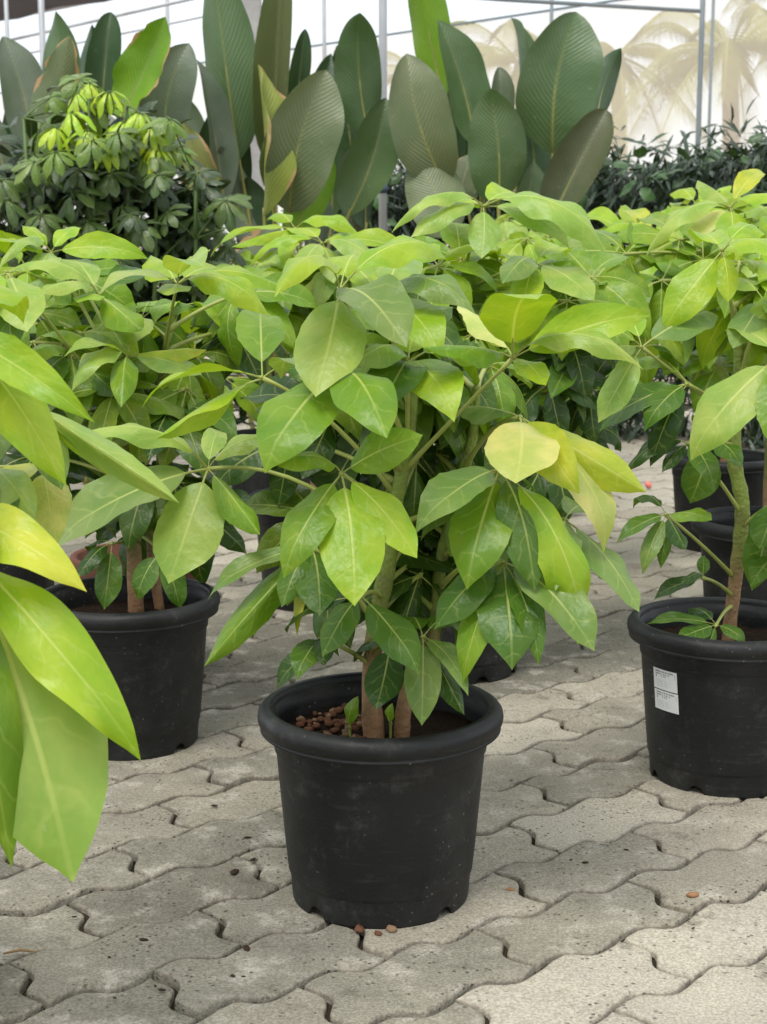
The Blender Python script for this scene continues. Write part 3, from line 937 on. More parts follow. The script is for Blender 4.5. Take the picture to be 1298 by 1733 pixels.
leaf(PC, near(d1, 930), (352, 794, 2.02), 0.165, [(285, 988, n, 1.22, PALE, 0), (76, 920, n, .82, GREY, 3, 0, .225), (108, 738, n, .5, PALE, 4, 0, .19), (372, 722, f, .7, PALE, 1, 0, .1), (470, 735, n, .8, PALE, 2, 0, .1), (440, 905, n, .5, MIDG, 5)], PALE, sag=0.3)
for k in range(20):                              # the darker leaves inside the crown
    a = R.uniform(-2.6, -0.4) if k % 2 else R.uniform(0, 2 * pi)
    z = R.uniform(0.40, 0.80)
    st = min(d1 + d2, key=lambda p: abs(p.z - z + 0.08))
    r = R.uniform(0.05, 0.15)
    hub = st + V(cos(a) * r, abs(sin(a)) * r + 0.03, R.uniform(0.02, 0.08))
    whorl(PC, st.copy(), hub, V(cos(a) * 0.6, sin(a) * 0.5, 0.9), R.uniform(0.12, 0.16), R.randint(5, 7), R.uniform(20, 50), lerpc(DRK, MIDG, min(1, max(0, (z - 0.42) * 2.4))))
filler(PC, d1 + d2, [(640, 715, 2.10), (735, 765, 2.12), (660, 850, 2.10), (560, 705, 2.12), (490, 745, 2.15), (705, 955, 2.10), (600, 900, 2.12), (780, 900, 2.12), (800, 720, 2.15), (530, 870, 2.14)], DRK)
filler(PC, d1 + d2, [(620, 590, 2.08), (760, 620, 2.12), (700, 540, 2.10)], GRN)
for (x, y, tx, ty, cc) in ((592, 1232, 606, 1178, MIDG), (661, 1225, 664, 1190, MIDG)):      # the two young shoots at the trunk foot
    b0, tp = at(x, y, 1.945), at(tx, ty, 1.935)
    lf = petiole(PC, V(b0.x, 1.955, sz), b0, 0.002, 0.0016)
    setcol(link('leaflet', UMB[2], lf, blade_M(b0, tp, V(-0.6, -0.8, 0.2), 1.0)), cc)

# ================================================================== the plant at the left
l0 = V(-0.452, 2.63, 0)
PL, pot_l = potted(l0, 'broad lime umbrella plant whose black pot stands beside the terracotta pot', radians(10))
tl, dl = trunk(PL, [V(-0.44, 2.66, sz), at(225, 900, 2.66), at(212, 800, 2.66), at(200, 720, 2.66), at(196, 670, 2.66), at(205, 610, 2.66)], [0.014, 0.013, 0.012, 0.014, 0.012, 0.008])
tl2, dl2 = trunk(PL, [V(-0.40, 2.68, sz), at(255, 900, 2.69), at(272, 790, 2.70), at(268, 690, 2.70), at(285, 560, 2.7)], [0.009, 0.009, 0.008, 0.007, 0.005])
leaf(PL, near(dl, 680), (216, 604, 2.58), 0.145, [(122, 648, n, .8, PALE, 4), (112, 590, n, .6, PALE, 3), (342, 634, n, .72, PALE, 0), (350, 592, n, .5, YEL, 5), (240, 530, f, .9, PALE, 1), (170, 550, f, .8, PALE, 2), (205, 690, n, .7, MIDG, 2)], PALE)
leaf(PL, near(dl2, 600), (300, 482, 2.55), 0.175, [(458, 528, n, .8, LIME, 4), (488, 492, n, .7, LIME, 2), (172, 478, n, .7, PALE, 1), (285, 500, n, 1.3, PALE, 0, 0, .09), (395, 462, f, .8, LIME, 3), (255, 432, f, .9, LIME, 5), (345, 450, n, .9, PALE, 6)], LIME)
leaf(PL, near(dl, 640), (168, 500, 2.62), 0.15, [(132, 512, n, 1.0, LIME, 0, 0, .1), (15, 448, n, .75, PALE, 4), (60, 500, n, .7, PALE, 2), (268, 462, f, .8, GRN, 3), (115, 435, f, .8, PALE, 1), (240, 560, n, .9, MIDG, 5)], PALE)
leaf(PL, near(dl, 640), (86, 428, 2.72), 0.15, [(247, 430, n, .62, LIME, 3, 30, .17), (136, 380, f, .9, LIME, 8, 0, .09), (38, 382, f, .7, LIME, 2, 0, .09), (-20, 402, n, .6, LIME, 5, 20), (0, 440, n, .6, PALE, 4), (60, 470, n, .8, PALE, 0)], LIME)
leaf(PL, near(dl, 700), (12, 462, 2.50), 0.15, [(46, 562, n, 1.1, PALE, 0), (-60, 560, n, .9, LIME, 1), (100, 500, f, .7, PALE, 3), (20, 600, n, .8, GRN, 2)], PALE)
leaf(PL, near(dl, 730), (120, 600, 2.62), 0.15, [(40, 690, n, 1.0, GRN, 1), (130, 720, n, .9, MIDG, 3), (20, 620, n, .8, MIDG, 2), (200, 670, n, .8, GRN, 5), (90, 760, n, .7, GRN, 4)], MIDG)
leaf(PL, near(dl, 930), (190, 920, 2.60), 0.095, [(176, 1032, n, .92, GRN, 0, 0, .105), (130, 980, n, .8, DRK, 2), (250, 925, f, .5, GRN, 3), (150, 930, f, .8, DRK, 1)], GRN)
leaf(PL, near(dl, 900), (272, 935, 2.58), 0.10, [(305, 1030, n, .9, GRN, 6), (230, 1015, n, 1.2, GRN, 1, 0, .085), (300, 950, f, .6, DRK, 2)], GRN)
leaf(PL, near(dl, 850), (300, 690, 2.62), 0.15, [(345, 800, n, .9, GRN, 1), (250, 780, n, .8, DRK, 2), (400, 730, n, .8, GRN, 3), (240, 700, f, .8, MIDG, 4)], GRN)
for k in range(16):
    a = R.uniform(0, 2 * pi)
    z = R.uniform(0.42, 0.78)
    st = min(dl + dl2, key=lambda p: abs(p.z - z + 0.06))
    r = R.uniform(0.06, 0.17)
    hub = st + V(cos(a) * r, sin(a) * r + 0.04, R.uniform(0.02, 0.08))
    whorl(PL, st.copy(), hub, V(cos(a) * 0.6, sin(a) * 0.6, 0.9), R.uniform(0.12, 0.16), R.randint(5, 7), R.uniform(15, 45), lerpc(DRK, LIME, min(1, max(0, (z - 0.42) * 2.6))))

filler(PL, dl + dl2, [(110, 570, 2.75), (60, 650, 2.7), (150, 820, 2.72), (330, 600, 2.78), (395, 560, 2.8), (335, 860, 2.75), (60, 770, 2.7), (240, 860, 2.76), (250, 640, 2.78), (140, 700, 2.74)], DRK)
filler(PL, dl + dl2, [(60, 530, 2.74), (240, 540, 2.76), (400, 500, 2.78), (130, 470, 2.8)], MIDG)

# ================================================================== the plant at the right
r0 = V(0.566, 2.45, 0)
PR, pot_r_ = potted(r0, 'umbrella plant with bare ringed stem in black pot with white label', radians(12))
tr_, dr_ = trunk(PR, [V(0.566, 2.455, sz), at(1241, 1010, 2.46), at(1252, 920, 2.46), at(1256, 850, 2.46), at(1243, 780, 2.46), at(1245, 700, 2.46), at(1250, 600, 2.46), at(1240, 520, 2.46)], [0.0105, 0.0115, 0.0115, 0.0120, 0.0115, 0.010, 0.008, 0.006])
leaf(PR, near(dr_, 700), (1318, 604, 2.26), 0.17, [(1164, 768, n, .96, PALE, 7, 0, .20), (1330, 780, n, 1.0, MIDG, 1), (1400, 640, n, .9, PALE, 2), (1235, 560, f, .7, PALE, 3)], PALE, sag=0.15)
leaf(PR, near(dr_, 760), (1203, 752, 2.40), 0.09, [(1168, 852, n, 1.35, GRN, 0), (1255, 790, n, 1.0, GRN, 2), (1180, 700, f, .9, GRN, 1)], GRN)
leaf(PR, near(dr_, 720), (1163, 650, 2.36), 0.14, [(1008, 722, n, .95, GRN, 3), (1090, 722, n, 1.0, GRN, 1, 0, .11), (1100, 790, n, .7, DRK, 2), (1060, 620, f, .8, MIDG, 4)], GRN)
leaf(PR, near(dr_, 720), (1086, 588, 2.34), 0.135, [(1012, 716, n, .82, PALE, 0), (960, 540, n, .6, MIDG, 3), (1218, 520, f, .9, GREY, 7, 0, .17), (1040, 510, f, .8, LIME, 1), (1000, 600, n, .6, GREY, 5), (1150, 640, f, .8, GRN, 2)], GREY, sag=0.02)
leaf(PR, near(dr_, 600), (1222, 425, 2.40), 0.145, [(1122, 556, n, .92, LIME, 7, -15, .155), (1232, 512, n, .9, LIME, 0, 0, .085), (1330, 440, n, .8, LIME, 2), (1180, 400, f, .8, LIME, 3), (1290, 400, f, .8, LIME, 4)], LIME)
leaf(PR, near(dr_, 650), (1292, 508, 2.42), 0.14, [(1240, 590, n, .9, GREY, 0), (1215, 480, f, .8, PALE, 2), (1360, 560, n, .9, MIDG, 1), (1330, 450, f, .8, LIME, 3)], GREY)
leaf(PR, near(dr_, 985), (1128, 872, 2.37), 0.105, [(1044, 912, n, .62, GRN, 3), (1086, 968, n, .62, GREY, 1), (1118, 962, n, .6, GRN, 2, 0, .085), (1160, 930, n, .6, DRK, 5), (1070, 850, f, .6, GRN, 4), (1205, 880, n, .9, MIDG, 0)], GRN, sag=0.05)
leaf(PR, near(dr_, 870), (1165, 752, 2.38), 0.12, [(1058, 792, n, .7, DRK, 4), (1120, 800, n, .7, DRK, 2, 0, .08), (1210, 820, n, .7, GRN, 1)], DRK)
leaf(PR, near(dr_, 1010), (1190, 978, 2.38), 0.085, [(1105, 1010, n, .8, DRK, 3), (1192, 940, f, .9, GRN, 0, 0, .05), (1150, 990, n, .5, DRK, 2)], DRK)
leaf(PR, near(dr_, 1030), (1212, 1058, 2.36), 0.075, [(1090, 1052, n, .5, GRN, 3, 0, .105), (1145, 1082, n, 1.1, GRN, 0), (1262, 1086, n, 1.0, GRN, 1, 0, .055), (1165, 1030, f, .9, DRK, 2), (1198, 1100, n, .7, GRN, 5, 0, .05)], GRN)
leaf(PR, near(dr_, 900), (1310, 850, 2.40), 0.11, [(1285, 930, n, 1.1, GRN, 0), (1340, 940, n, 1, GRN, 1), (1272, 1000, n, .9, GRN, 2, 0, .13)], GRN)
leaf(PR, near(dr_, 930), (1330, 930, 2.40), 0.11, [(1272, 985, n, 1.1, GRN, 1), (1340, 1040, n, 1, GRN, 0)], GRN)
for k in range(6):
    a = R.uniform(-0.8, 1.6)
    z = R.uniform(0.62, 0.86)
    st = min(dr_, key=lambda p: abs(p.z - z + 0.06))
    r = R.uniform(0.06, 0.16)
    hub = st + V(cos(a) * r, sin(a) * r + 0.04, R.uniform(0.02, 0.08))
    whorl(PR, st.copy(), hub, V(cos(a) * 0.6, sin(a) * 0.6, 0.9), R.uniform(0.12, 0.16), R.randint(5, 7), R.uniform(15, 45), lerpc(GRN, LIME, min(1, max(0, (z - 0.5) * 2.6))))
sp = r0.copy()
sticker(pot_r_, sp, radians(-90 - 57), 0.184, 0.054, 0.034, radians(1.0))
sticker(pot_r_, sp, radians(-90 - 56.5), 0.149, 0.054, 0.033, radians(1.0))

# ================================================================== the plant that leans in from the left, close by
f0 = V(-0.66, 1.60, 0)
PF, pot_f = potted(f0, 'umbrella plant with the largest lime leaves leaning in beside the foreground pot', radians(30))
tf, df = trunk(PF, [V(-0.66, 1.60, sz), V(-0.655, 1.59, 0.40), V(-0.65, 1.58, 0.60), V(-0.655, 1.58, 0.80)], [0.014, 0.012, 0.010, 0.007])
leaf(PF, near(df, 700), (-75, 570, 1.50), 0.175, [(141, 697, n, .42, LIME, 3, 30, .20), (112, 822, n, .62, LIME, 2, 10, .19), (-160, 700, n, .9, LIME, 1), (40, 520, f, .8, LIME, 4)], LIME)
leaf(PF, near(df, 760), (40, 672, 1.62), 0.15, [(304, 852, n, .32, PALE, 5, 35, .215), (185, 805, n, .25, LIME, 4, 40, .12), (105, 830, n, .8, GREY, 0, 0, .11), (-30, 800, n, .9, GREY, 1)], PALE, sag=0.2)
leaf(PF, near(df, 900), (-60, 930, 1.47), 0.22, [(239, 1272, n, .50, LIME, 8, 10, .27), (124, 1494, n, .86, PALE, 0, 0, .30), (-120, 1400, n, .9, LIME, 1), (20, 1470, n, .4, MIDG, 2, 0, .25)], LIME, sag=0.2)
leaf(PF, near(df, 880), (-90, 862, 1.48), 0.17, [(136, 982, n, .62, YEL, 8, 15, .185), (-60, 1010, n, .9, LIME, 2), (60, 870, f, .7, YEL, 3)], YEL, sag=0.2)
leaf(PF, near(df, 850), (75, 792, 1.66), 0.10, [(95, 915, n, 1.0, PYEL, 1, 0, .10), (75, 895, n, .4, YEL, 5, 40, .08), (0, 830, n, .8, YEL, 3)], YEL, sag=0.1)
leaf(PF, near(df, 850), (-30, 800, 1.62), 0.14, [(60, 880, n, .7, PALE, 2), (10, 900, n, .9, GRN, 1), (30, 960, f, .8, GRN, 0), (-100, 900, n, .9, GRN, 3)], GRN, sag=0.1)

# ================================================================== the rows behind
BACKROW = 'umbrella plants in the rows behind'
def back_plant(x, y, h, seed, label, nl=13, L=0.15, lean=0.0, spread=0.2, low=0.42, tone=0.0, view_low=True, tops=()):
    global R
    keep = R
    R = random.Random(seed)
    loc = V(x, y, 0)
    root, pot = potted(loc, label, R.random() * 6)
    top = loc + V(lean, R.uniform(-0.03, 0.03), h - 0.10)
    mid = loc + V(lean * 0.3 + R.uniform(-.02, .02), R.uniform(-.02, .02), h * 0.5)
    t, d = trunk(root, [loc + V(0.005, 0, sz), mid, loc + V(lean * 0.7, 0, h * 0.75), top], [0.0115, 0.0105, 0.009, 0.006])
    for k in range(nl):
        s = (k + 0.5) / nl
        z = low + (h - 0.12 - low) * s
        st = min(d, key=lambda p: abs(p.z - z))
        a = k * 2.399 + R.uniform(-0.4, 0.4)
        r = spread * (1.0 - 0.45 * s) * R.uniform(0.7, 1.15)
        hub = V(st.x + cos(a) * r, st.y + sin(a) * r, z + R.uniform(0.04, 0.13))
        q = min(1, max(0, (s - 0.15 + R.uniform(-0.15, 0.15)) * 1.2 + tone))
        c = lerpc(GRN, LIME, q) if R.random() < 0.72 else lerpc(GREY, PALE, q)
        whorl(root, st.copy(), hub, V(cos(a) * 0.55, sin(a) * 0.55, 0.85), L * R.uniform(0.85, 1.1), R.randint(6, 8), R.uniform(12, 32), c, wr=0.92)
    R = keep
    return root, pot, d

PB4, _, db4 = back_plant(0.156, 3.09, 0.90, 11, 'umbrella plant in black pot directly behind the foreground pot', nl=17, spread=0.22, low=0.46)
leaf(PB4, near(db4, 420), (818, 350, 3.00), 0.182, [(664, 378, n, .5, PALE, 4, 0, .2), (693, 404, n, .7, PALE, 2), (815, 438, n, 1.0, PALE, 0, 0, .13), (968, 408, n, .75, PALE, 1), (1034, 418, n, .7, PALE, 4, 0, .26), (890, 335, f, .8, LIME, 3), (750, 335, f, .8, LIME, 5)], PALE)
leaf(PB4, near(db4, 500), (905, 446, 2.98), 0.16, [(1006, 508, n, 1.1, PALE, 0), (850, 480, n, .9, GREY, 2), (960, 420, f, .8, LIME, 3), (880, 540, n, .8, LIME, 1)], PALE)
filler(PB4, db4, [(760, 520, 3.0), (960, 570, 3.02), (930, 650, 3.0), (860, 670, 3.0), (1000, 660, 3.05), (820, 560, 3.05), (930, 770, 3.0), (980, 720, 3.1), (860, 830, 3.0), (740, 830, 3.0)], DRK, 0.14)
filler(PB4, db4, [(700, 470, 3.02), (1000, 470, 3.05), (780, 440, 3.1), (960, 510, 2.98)], MIDG, 0.15)
PB5, _, db5 = back_plant(-0.172, 3.70, 0.88, 12, 'tall lime umbrella plant in black pot between terracotta pot and foreground pot', nl=15, spread=0.21, low=0.55)
leaf(PB5, near(db5, 470), (546, 412, 3.58), 0.17, [(500, 478, n, .8, PALE, 1), (565, 480, n, .95, PALE, 0, 0, .125), (640, 448, n, .8, PALE, 2), (716, 436, n, .6, LIME, 3), (420, 440, n, .6, LIME, 4), (600, 392, f, .8, LIME, 5), (490, 390, f, .8, LIME, 1)], LIME)
leaf(PB5, near(db5, 470), (500, 388, 3.72), 0.17, [(352, 422, n, .55, LIME, 3, 15), (392, 418, n, .55, LIME, 5), (455, 372, f, .7, LIME, 2), (610, 392, n, .7, LIME, 4), (480, 450, n, .6, LIME, 1)], LIME)
filler(PB5, db5, [(470, 530, 3.6), (560, 540, 3.6), (620, 500, 3.6), (430, 480, 3.65), (380, 640, 3.6)], MIDG, 0.15)
PB6, _, db6 = back_plant(0.352, 4.0, 0.92, 13, 'umbrella plant in black pot, back of the two behind the foreground pot', nl=16, spread=0.22, low=0.55, tone=0.1)
PB7, _, db7 = back_plant(0.854, 3.38, 1.00, 14, 'umbrella plant in black pot behind the labelled pot', nl=17, spread=0.22, low=0.55, tone=0.2)
PB8, pot8, _d = back_plant(-0.90, 3.50, 0.92, 15, 'umbrella plant in labelled black pot behind the broad lime plant', nl=16, spread=0.22, low=0.5)
sticker(pot8, V(-0.90, 3.50, 0), radians(-68), 0.19, 0.055, 0.033)
PB9, _, db9 = back_plant(0.98, 4.40, 1.04, 16, 'umbrella plant in back row between pink petal and dark hedge', nl=16, spread=0.24, low=0.62, tone=0.25)
PB10, _, _d = back_plant(1.22, 3.95, 1.12, 17, 'tallest umbrella plant of the back row, towards the palms', nl=16, spread=0.24, low=0.62, tone=0.25)
PB11, _, _d = back_plant(-0.36, 4.90, 0.86, 18, 'low umbrella plant in back row in front of the big-leaf clump', nl=11, spread=0.2, low=0.60, tone=0.1)
PB12, _, _d = back_plant(0.47, 4.90, 0.98, 19, 'umbrella plant in back row below the right big-leaf clump', nl=14, spread=0.22, low=0.60, tone=0.2)

leaf(PB9, near(db9, 500), (1105, 398, 4.05), 0.17, [(1000, 402, n, .7, LIME, 4), (968, 428, n, .7, PALE, 2), (1060, 352, f, .8, YEL, 3), (1180, 420, n, .7, LIME, 1), (1160, 352, f, .8, LIME, 5), (1090, 480, n, .9, LIME, 0)], LIME, sag=0.02)
leaf(PB7, near(db7, 480), (1236, 352, 3.25), 0.165, [(1092, 420, n, .6, PALE, 4, 0, .21), (1165, 402, n, .9, PYEL, 0, 0, .12), (1296, 285, f, .6, YEL, 3), (1340, 350, n, .7, LIME, 2), (1240, 450, n, .9, LIME, 1), (1180, 305, f, .7, PALE, 5)], LIME, sag=0.02)
leaf(PB7, near(db7, 520), (1290, 420, 3.2), 0.16, [(1180, 470, n, .8, LIME, 0), (1260, 520, n, .9, PALE, 2), (1350, 480, n, .9, LIME, 1), (1330, 370, f, .8, LIME, 3)], LIME)
filler(PB7, db7, [(1060, 430, 3.30), (1120, 475, 3.22), (1150, 405, 3.35), (1095, 545, 3.25), (1190, 440, 3.3), (1170, 540, 3.25), (1215, 620, 3.3)], MIDG, 0.16)
filler(PB6, db6, [(1010, 440, 3.9), (1000, 530, 3.9), (960, 470, 3.85), (1040, 590, 3.9), (900, 600, 3.85), (960, 640, 3.9)], MIDG, 0.17)
filler(PB9, db9, [(1120, 380, 4.2), (1060, 400, 4.2), (1180, 350, 4.3)], LIME, 0.17)
# terracotta pot behind the left plant
tp_prof = [(0.0, 0.0), (0.085, 0.0), (0.090, 0.004), (0.120, 0.19), (0.121, 0.195), (0.134, 0.197), (0.137, 0.202), (0.140, 0.240), (0.138, 0.246), (0.128, 0.247), (0.124, 0.243), (0.121, 0.20), (0.0, 0.195)]
v_, f_ = lathe(tp_prof, 40)
TPOT = mesh_from('terracotta_pot', v_, f_, [M_TERRA])
tpot = thing('terracotta_pot', V(-0.50, 3.08, 0), 'reddish terracotta pot behind the left black pot', 'pot', data=TPOT)

# ================================================================== clumps of big upright leaves
CG, CDK, COL, CGY, CBR = (0.075, 0.128, 0.048), (0.046, 0.088, 0.040), (0.132, 0.172, 0.082), (0.128, 0.165, 0.110), (0.15, 0.30, 0.02)
def clump(name, label, basepx, Y, leaves):
    b0 = at(basepx, 700, Y)
    base = V(b0.x, Y, 0)
    root = thing('calathea_plant', base, label, 'plant')
    for (bx, by, tx, ty, w, c, sh, dy, roll) in leaves:
        bp = at(bx, by, Y + dy)
        tp = at(tx, ty, Y + dy + R.uniform(-0.05, 0.10))
        foot = base + V(R.uniform(-0.07, 0.07), R.uniform(-0.07, 0.07), 0)
        bp = bp + (bp - tp) * 0.07
        d = (tp - bp)
        b = MB()
        k = d.normalized()
        b.tube(bez(foot, V(foot.x * 0.4 + bp.x * 0.6, (foot.y + bp.y) / 2, bp.z * 0.6), bp, 8) + [bp + k * 0.03], [0.011, 0.010, 0.009, 0.008, 0.0075, 0.007, 0.0065, 0.006, 0.005, 0.004], 7)
        st = link('leaf_stalk', b.mesh('leaf_stalk', [M_PETY], foot), root, Matrix.Translation(foot))
        wpx = w / 2600 * Y * 1.12
        scorched = isinstance(sh, str)
        me = CALB[int(sh[1:])] if scorched else CAL[sh]
        wr = wpx / (0.42 * d.length)
        o = link('leaf', me, st, blade_M(bp, tp, V(0, -1, 0.15), wr, roll))
        setcol(o, c, 0.06)
        # raised midrib on the lower half of the blade
        m = MB()
        Mx = W[o]
        pts = []
        vv = me.vertices
        nv = 13
        for i in range(0, 13, 2):
            q = vv[i * nv + 6].co
            pts.append(Mx @ q)
        m.tube(pts, [0.0038 * (1 - j / 6.5) + 0.0004 for j in range(len(pts))], 6)
        link('midrib', m.mesh('midrib', [M_PETY], bp), st, Matrix.Translation(bp))
    return root

clump('A', 'grey-green big-leaf plant behind the dark small-leaf shrub', 150, 5.6, [
    (52, 245, 4, 58, 82, CGY, 0, 0.0, 8), (92, 215, 100, 22, 72, CG, 1, 0.25, -10), (70, 280, 118, 60, 66, COL, 'b1', -0.05, 25), (172, 190, 186, 18, 82, CDK, 2, 0.2, 0),
    (205, 195, 280, 28, 80, CBR, 'b0', -0.1, -20), (287, 260, 316, 72, 95, CGY, 4, 0.05, -15), (140, 200, 158, 45, 50, CDK, 3, 0.35, 0),
    (245, 330, 270, 175, 80, CGY, 1, 0.1, 10), (20, 330, -20, 190, 70, CGY, 2, 0.1, 0), (110, 320, 30, 210, 60, CDK, 0, 0.3, 10), (225, 260, 240, 90, 80, CDK, 2, 0.4, 10), (330, 330, 300, 150, 70, CGY, 3, 0.3, -15), (45, 300, 62, 120, 70, CDK, 4, 0.4, 0)])
clump('B', 'tallest big-leaf plant with scorched leaf edges beside the galvanised pole', 470, 5.5, [
    (402, 250, 358, -70, 92, CG, 1, 0.15, -12), (462, 260, 478, -80, 82, COL, 2, 0.0, -5), (378, 330, 336, 98, 58, CGY, 0, 0.1, 25), (446, 350, 436, 108, 74, (0.24, 0.30, 0.05), 'b2', -0.2, 48),
    (493, 345, 552, 118, 118, COL, 4, -0.12, 6), (622, 215, 606, 22, 82, CG, 3, 0.1, 12), (592, 355, 652, 163, 92, CG, 0, -0.05, -6), (492, 395, 556, 250, 62, CBR, 1, -0.08, 20),
    (500, 200, 516, 48, 52, CDK, 2, 0.3, 0), (600, 330, 570, 80, 70, CDK, 1, 0.35, 0), (520, 330, 560, 90, 60, CDK, 4, 0.4, 0), (408, 330, 385, 180, 80, CDK, 2, 0.25, 0),
    (366, 392, 310, 208, 62, (0.20, 0.22, 0.07), 'b0', -0.3, -10), (420, 480, 474, 385, 90, COL, 'b1', -0.25, 0), (440, 440, 420, 300, 70, CDK, 3, 0.1, 0), (620, 380, 640, 230, 50, CDK, 3, 0.15, 30), (520, 420, 545, 320, 60, CGY, 2, 0.0, 30), (345, 360, 395, 150, 75, CDK, 4, 0.35, 10), (560, 360, 535, 180, 85, CG, 0, 0.3, -10), (430, 400, 372, 250, 70, CGY, 3, 0.1, 15), (470, 330, 500, 120, 80, CDK, 1, 0.3, 0), (612, 400, 590, 250, 60, CGY, 2, 0.2, -20)])
clump('C', 'dark green big-leaf plant in front of the hedge, right of the galvanised pole', 850, 5.5, [
    (746, 150, 700, -80, 72, CBR, 3, 0.2, -15), (802, 235, 742, 30, 84, CG, 0, 0.08, 8), (748, 300, 688, 90, 104, COL, 4, -0.05, -6), (842, 338, 828, 150, 92, CG, 1, -0.1, 10),
    (880, 200, 872, 28, 60, CG, 2, 0.15, 50), (938, 245, 976, 18, 132, CG, 4, 0.0, -4), (1012, 200, 1046, 84, 52, CDK, 3, 0.15, 20), (937, 365, 1026, 182, 112, (0.095, 0.115, 0.06), 2, -0.12, -12),
    (757, 395, 702, 264, 92, COL, 1, -0.15, 8), (770, 350, 795, 260, 60, COL, 'b1', -0.05, 0), (812, 320, 800, 160, 70, CDK, 0, 0.25, 0), (850, 220, 845, 112, 60, CGY, 2, 0.3, 0), (905, 345, 890, 170, 80, CDK, 1, 0.2, 0), (790, 340, 765, 150, 80, CDK, 3, 0.35, 0), (960, 330, 930, 150, 80, CDK, 2, 0.35, 10), (870, 390, 905, 270, 70, CG, 0, 0.1, 15)])

# ================================================================== dark shrub at the left
def whorl_small(root, base, hub, axis, L, n, c, templ, droop=20):
    return whorl(root, base, hub, axis, L, n, droop, c, templ=templ, pm=M_PETD, pr=(0.003, 0.0018), sag=0.05)

def foliage_mass(name, root, blobs, count, size, c, seed, m, narrow=False):
    """loose leaf faces filling the inside of a shrub"""
    rr = random.Random(seed)
    vs, fs, u1, u2 = [], [], [], []
    for i in range(count):
        cx, cy, cz, rx, ry, rz = blobs[rr.randrange(len(blobs))]
        p = V(rr.gauss(0, 0.5), rr.gauss(0, 0.5), rr.gauss(0, 0.5))
        p = V(cx + p.x * rx, cy + p.y * ry, cz + p.z * rz)
        d = V(rr.gauss(0, 1), rr.gauss(0, 1), rr.gauss(0, 0.6) - (0.9 if narrow else 0.2)).normalized()
        L = size * rr.uniform(0.6, 1.3)
        M = blade_M(p, p + d * L, V(rr.gauss(0, .5), rr.gauss(-.3, .5), 1), (0.16 if narrow else 0.42))
        b = len(vs)
        for (t, w, h) in ((0, 0, 0), (0.3, 0.42, 0.06), (0.62, 0.46, 0.06), (1, 0, -0.04), (0.62, -0.46, 0.06), (0.3, -0.42, 0.06), (0.4, 0, 0.10)):
            vs.append(M @ V(t, w, h)); u1.append((t, 0.5 + w * 0.4)); u2.append((t, 0.5 + w))
        fs += [(b, b + 1, b + 6), (b + 1, b + 2, b + 6), (b + 2, b + 3, b + 6), (b + 3, b + 4, b + 6), (b + 4, b + 5, b + 6), (b + 5, b, b + 6)]
    org = W[root].translation
    me = mesh_from(name, [v - org for v in vs], fs, [m], True, None, {'UVMap': u1, 'Rel': u2})
    o = link(name, me, root, W[root].copy(), kind='stuff')
    o.color = (*c, 1)
    return o

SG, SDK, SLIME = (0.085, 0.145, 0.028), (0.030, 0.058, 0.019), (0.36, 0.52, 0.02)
def small_leaf_shrub(label, X0, Y, px_list, young, seed):
    global R
    keep = R
    R = random.Random(seed)
    base = V(X0, Y, 0)
    root = thing('dwarf_umbrella_shrub', base, label, 'shrub')
    stems = []
    for k in range(6):
        tx = at(*[(40, 200), (150, 170), (215, 180), (262, 225), (330, 300), (20, 300)][k], Y + R.uniform(-0.1, 0.1))
        mid = base * 0.5 + tx * 0.5 + V(R.uniform(-.05, .05), 0, 0)
        b = MB()
        f0_ = base + V(R.uniform(-.1, .1), R.uniform(-.1, .1), 0)
        pts = bez(f0_, V(tx.x, mid.y, mid.z * 0.6), tx, 8)
        b.tube(pts, [0.011 - 0.0008 * i for i in range(9)], 7)
        link('stem', b.mesh('stem', [M_PETD], f0_), root, Matrix.Translation(f0_))
        stems += pts
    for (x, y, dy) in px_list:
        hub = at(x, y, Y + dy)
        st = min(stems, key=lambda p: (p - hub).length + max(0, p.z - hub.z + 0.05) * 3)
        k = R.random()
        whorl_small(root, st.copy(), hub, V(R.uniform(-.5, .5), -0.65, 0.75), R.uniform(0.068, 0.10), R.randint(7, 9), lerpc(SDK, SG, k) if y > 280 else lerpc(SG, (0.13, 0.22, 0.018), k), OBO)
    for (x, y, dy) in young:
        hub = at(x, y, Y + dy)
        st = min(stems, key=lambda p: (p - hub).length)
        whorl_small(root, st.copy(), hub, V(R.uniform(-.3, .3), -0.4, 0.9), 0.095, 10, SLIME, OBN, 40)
    bl = []
    for (x, y, rx, rz) in ((60, 330, .16, .16), (150, 320, .18, .16), (230, 330, .18, .16), (310, 380, .12, .14), (180, 250, .18, .12), (30, 420, .2, .2), (150, 450, .22, .2), (280, 470, .2, .2), (180, 560, .38, .22), (60, 560, .3, .22), (300, 560, .28, .22), (180, 680, .4, .22), (40, 680, .3, .22), (300, 680, .25, .2)):
        p = at(x, y, Y + 0.22)
        bl.append((p.x, p.y, p.z, rx, 0.16, rz))
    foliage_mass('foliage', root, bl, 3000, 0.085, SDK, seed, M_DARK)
    R = keep
    return root
rs = random.Random(5)
pl = []
for gy in range(215, 480, 34):
    for gx in range(-25, 375, 44):
        if gy < 260 and not (60 < gx < 300):
            continue
        if gx > 330 and gy < 330:
            continue
        pl.append((gx + rs.uniform(-18, 18), gy + rs.uniform(-14, 14), rs.uniform(-0.22, 0.12)))
pl += [(85, 165, 0), (135, 135, 0), (165, 185, 0), (225, 195, 0), (110, 190, .1), (200, 240, 0)]
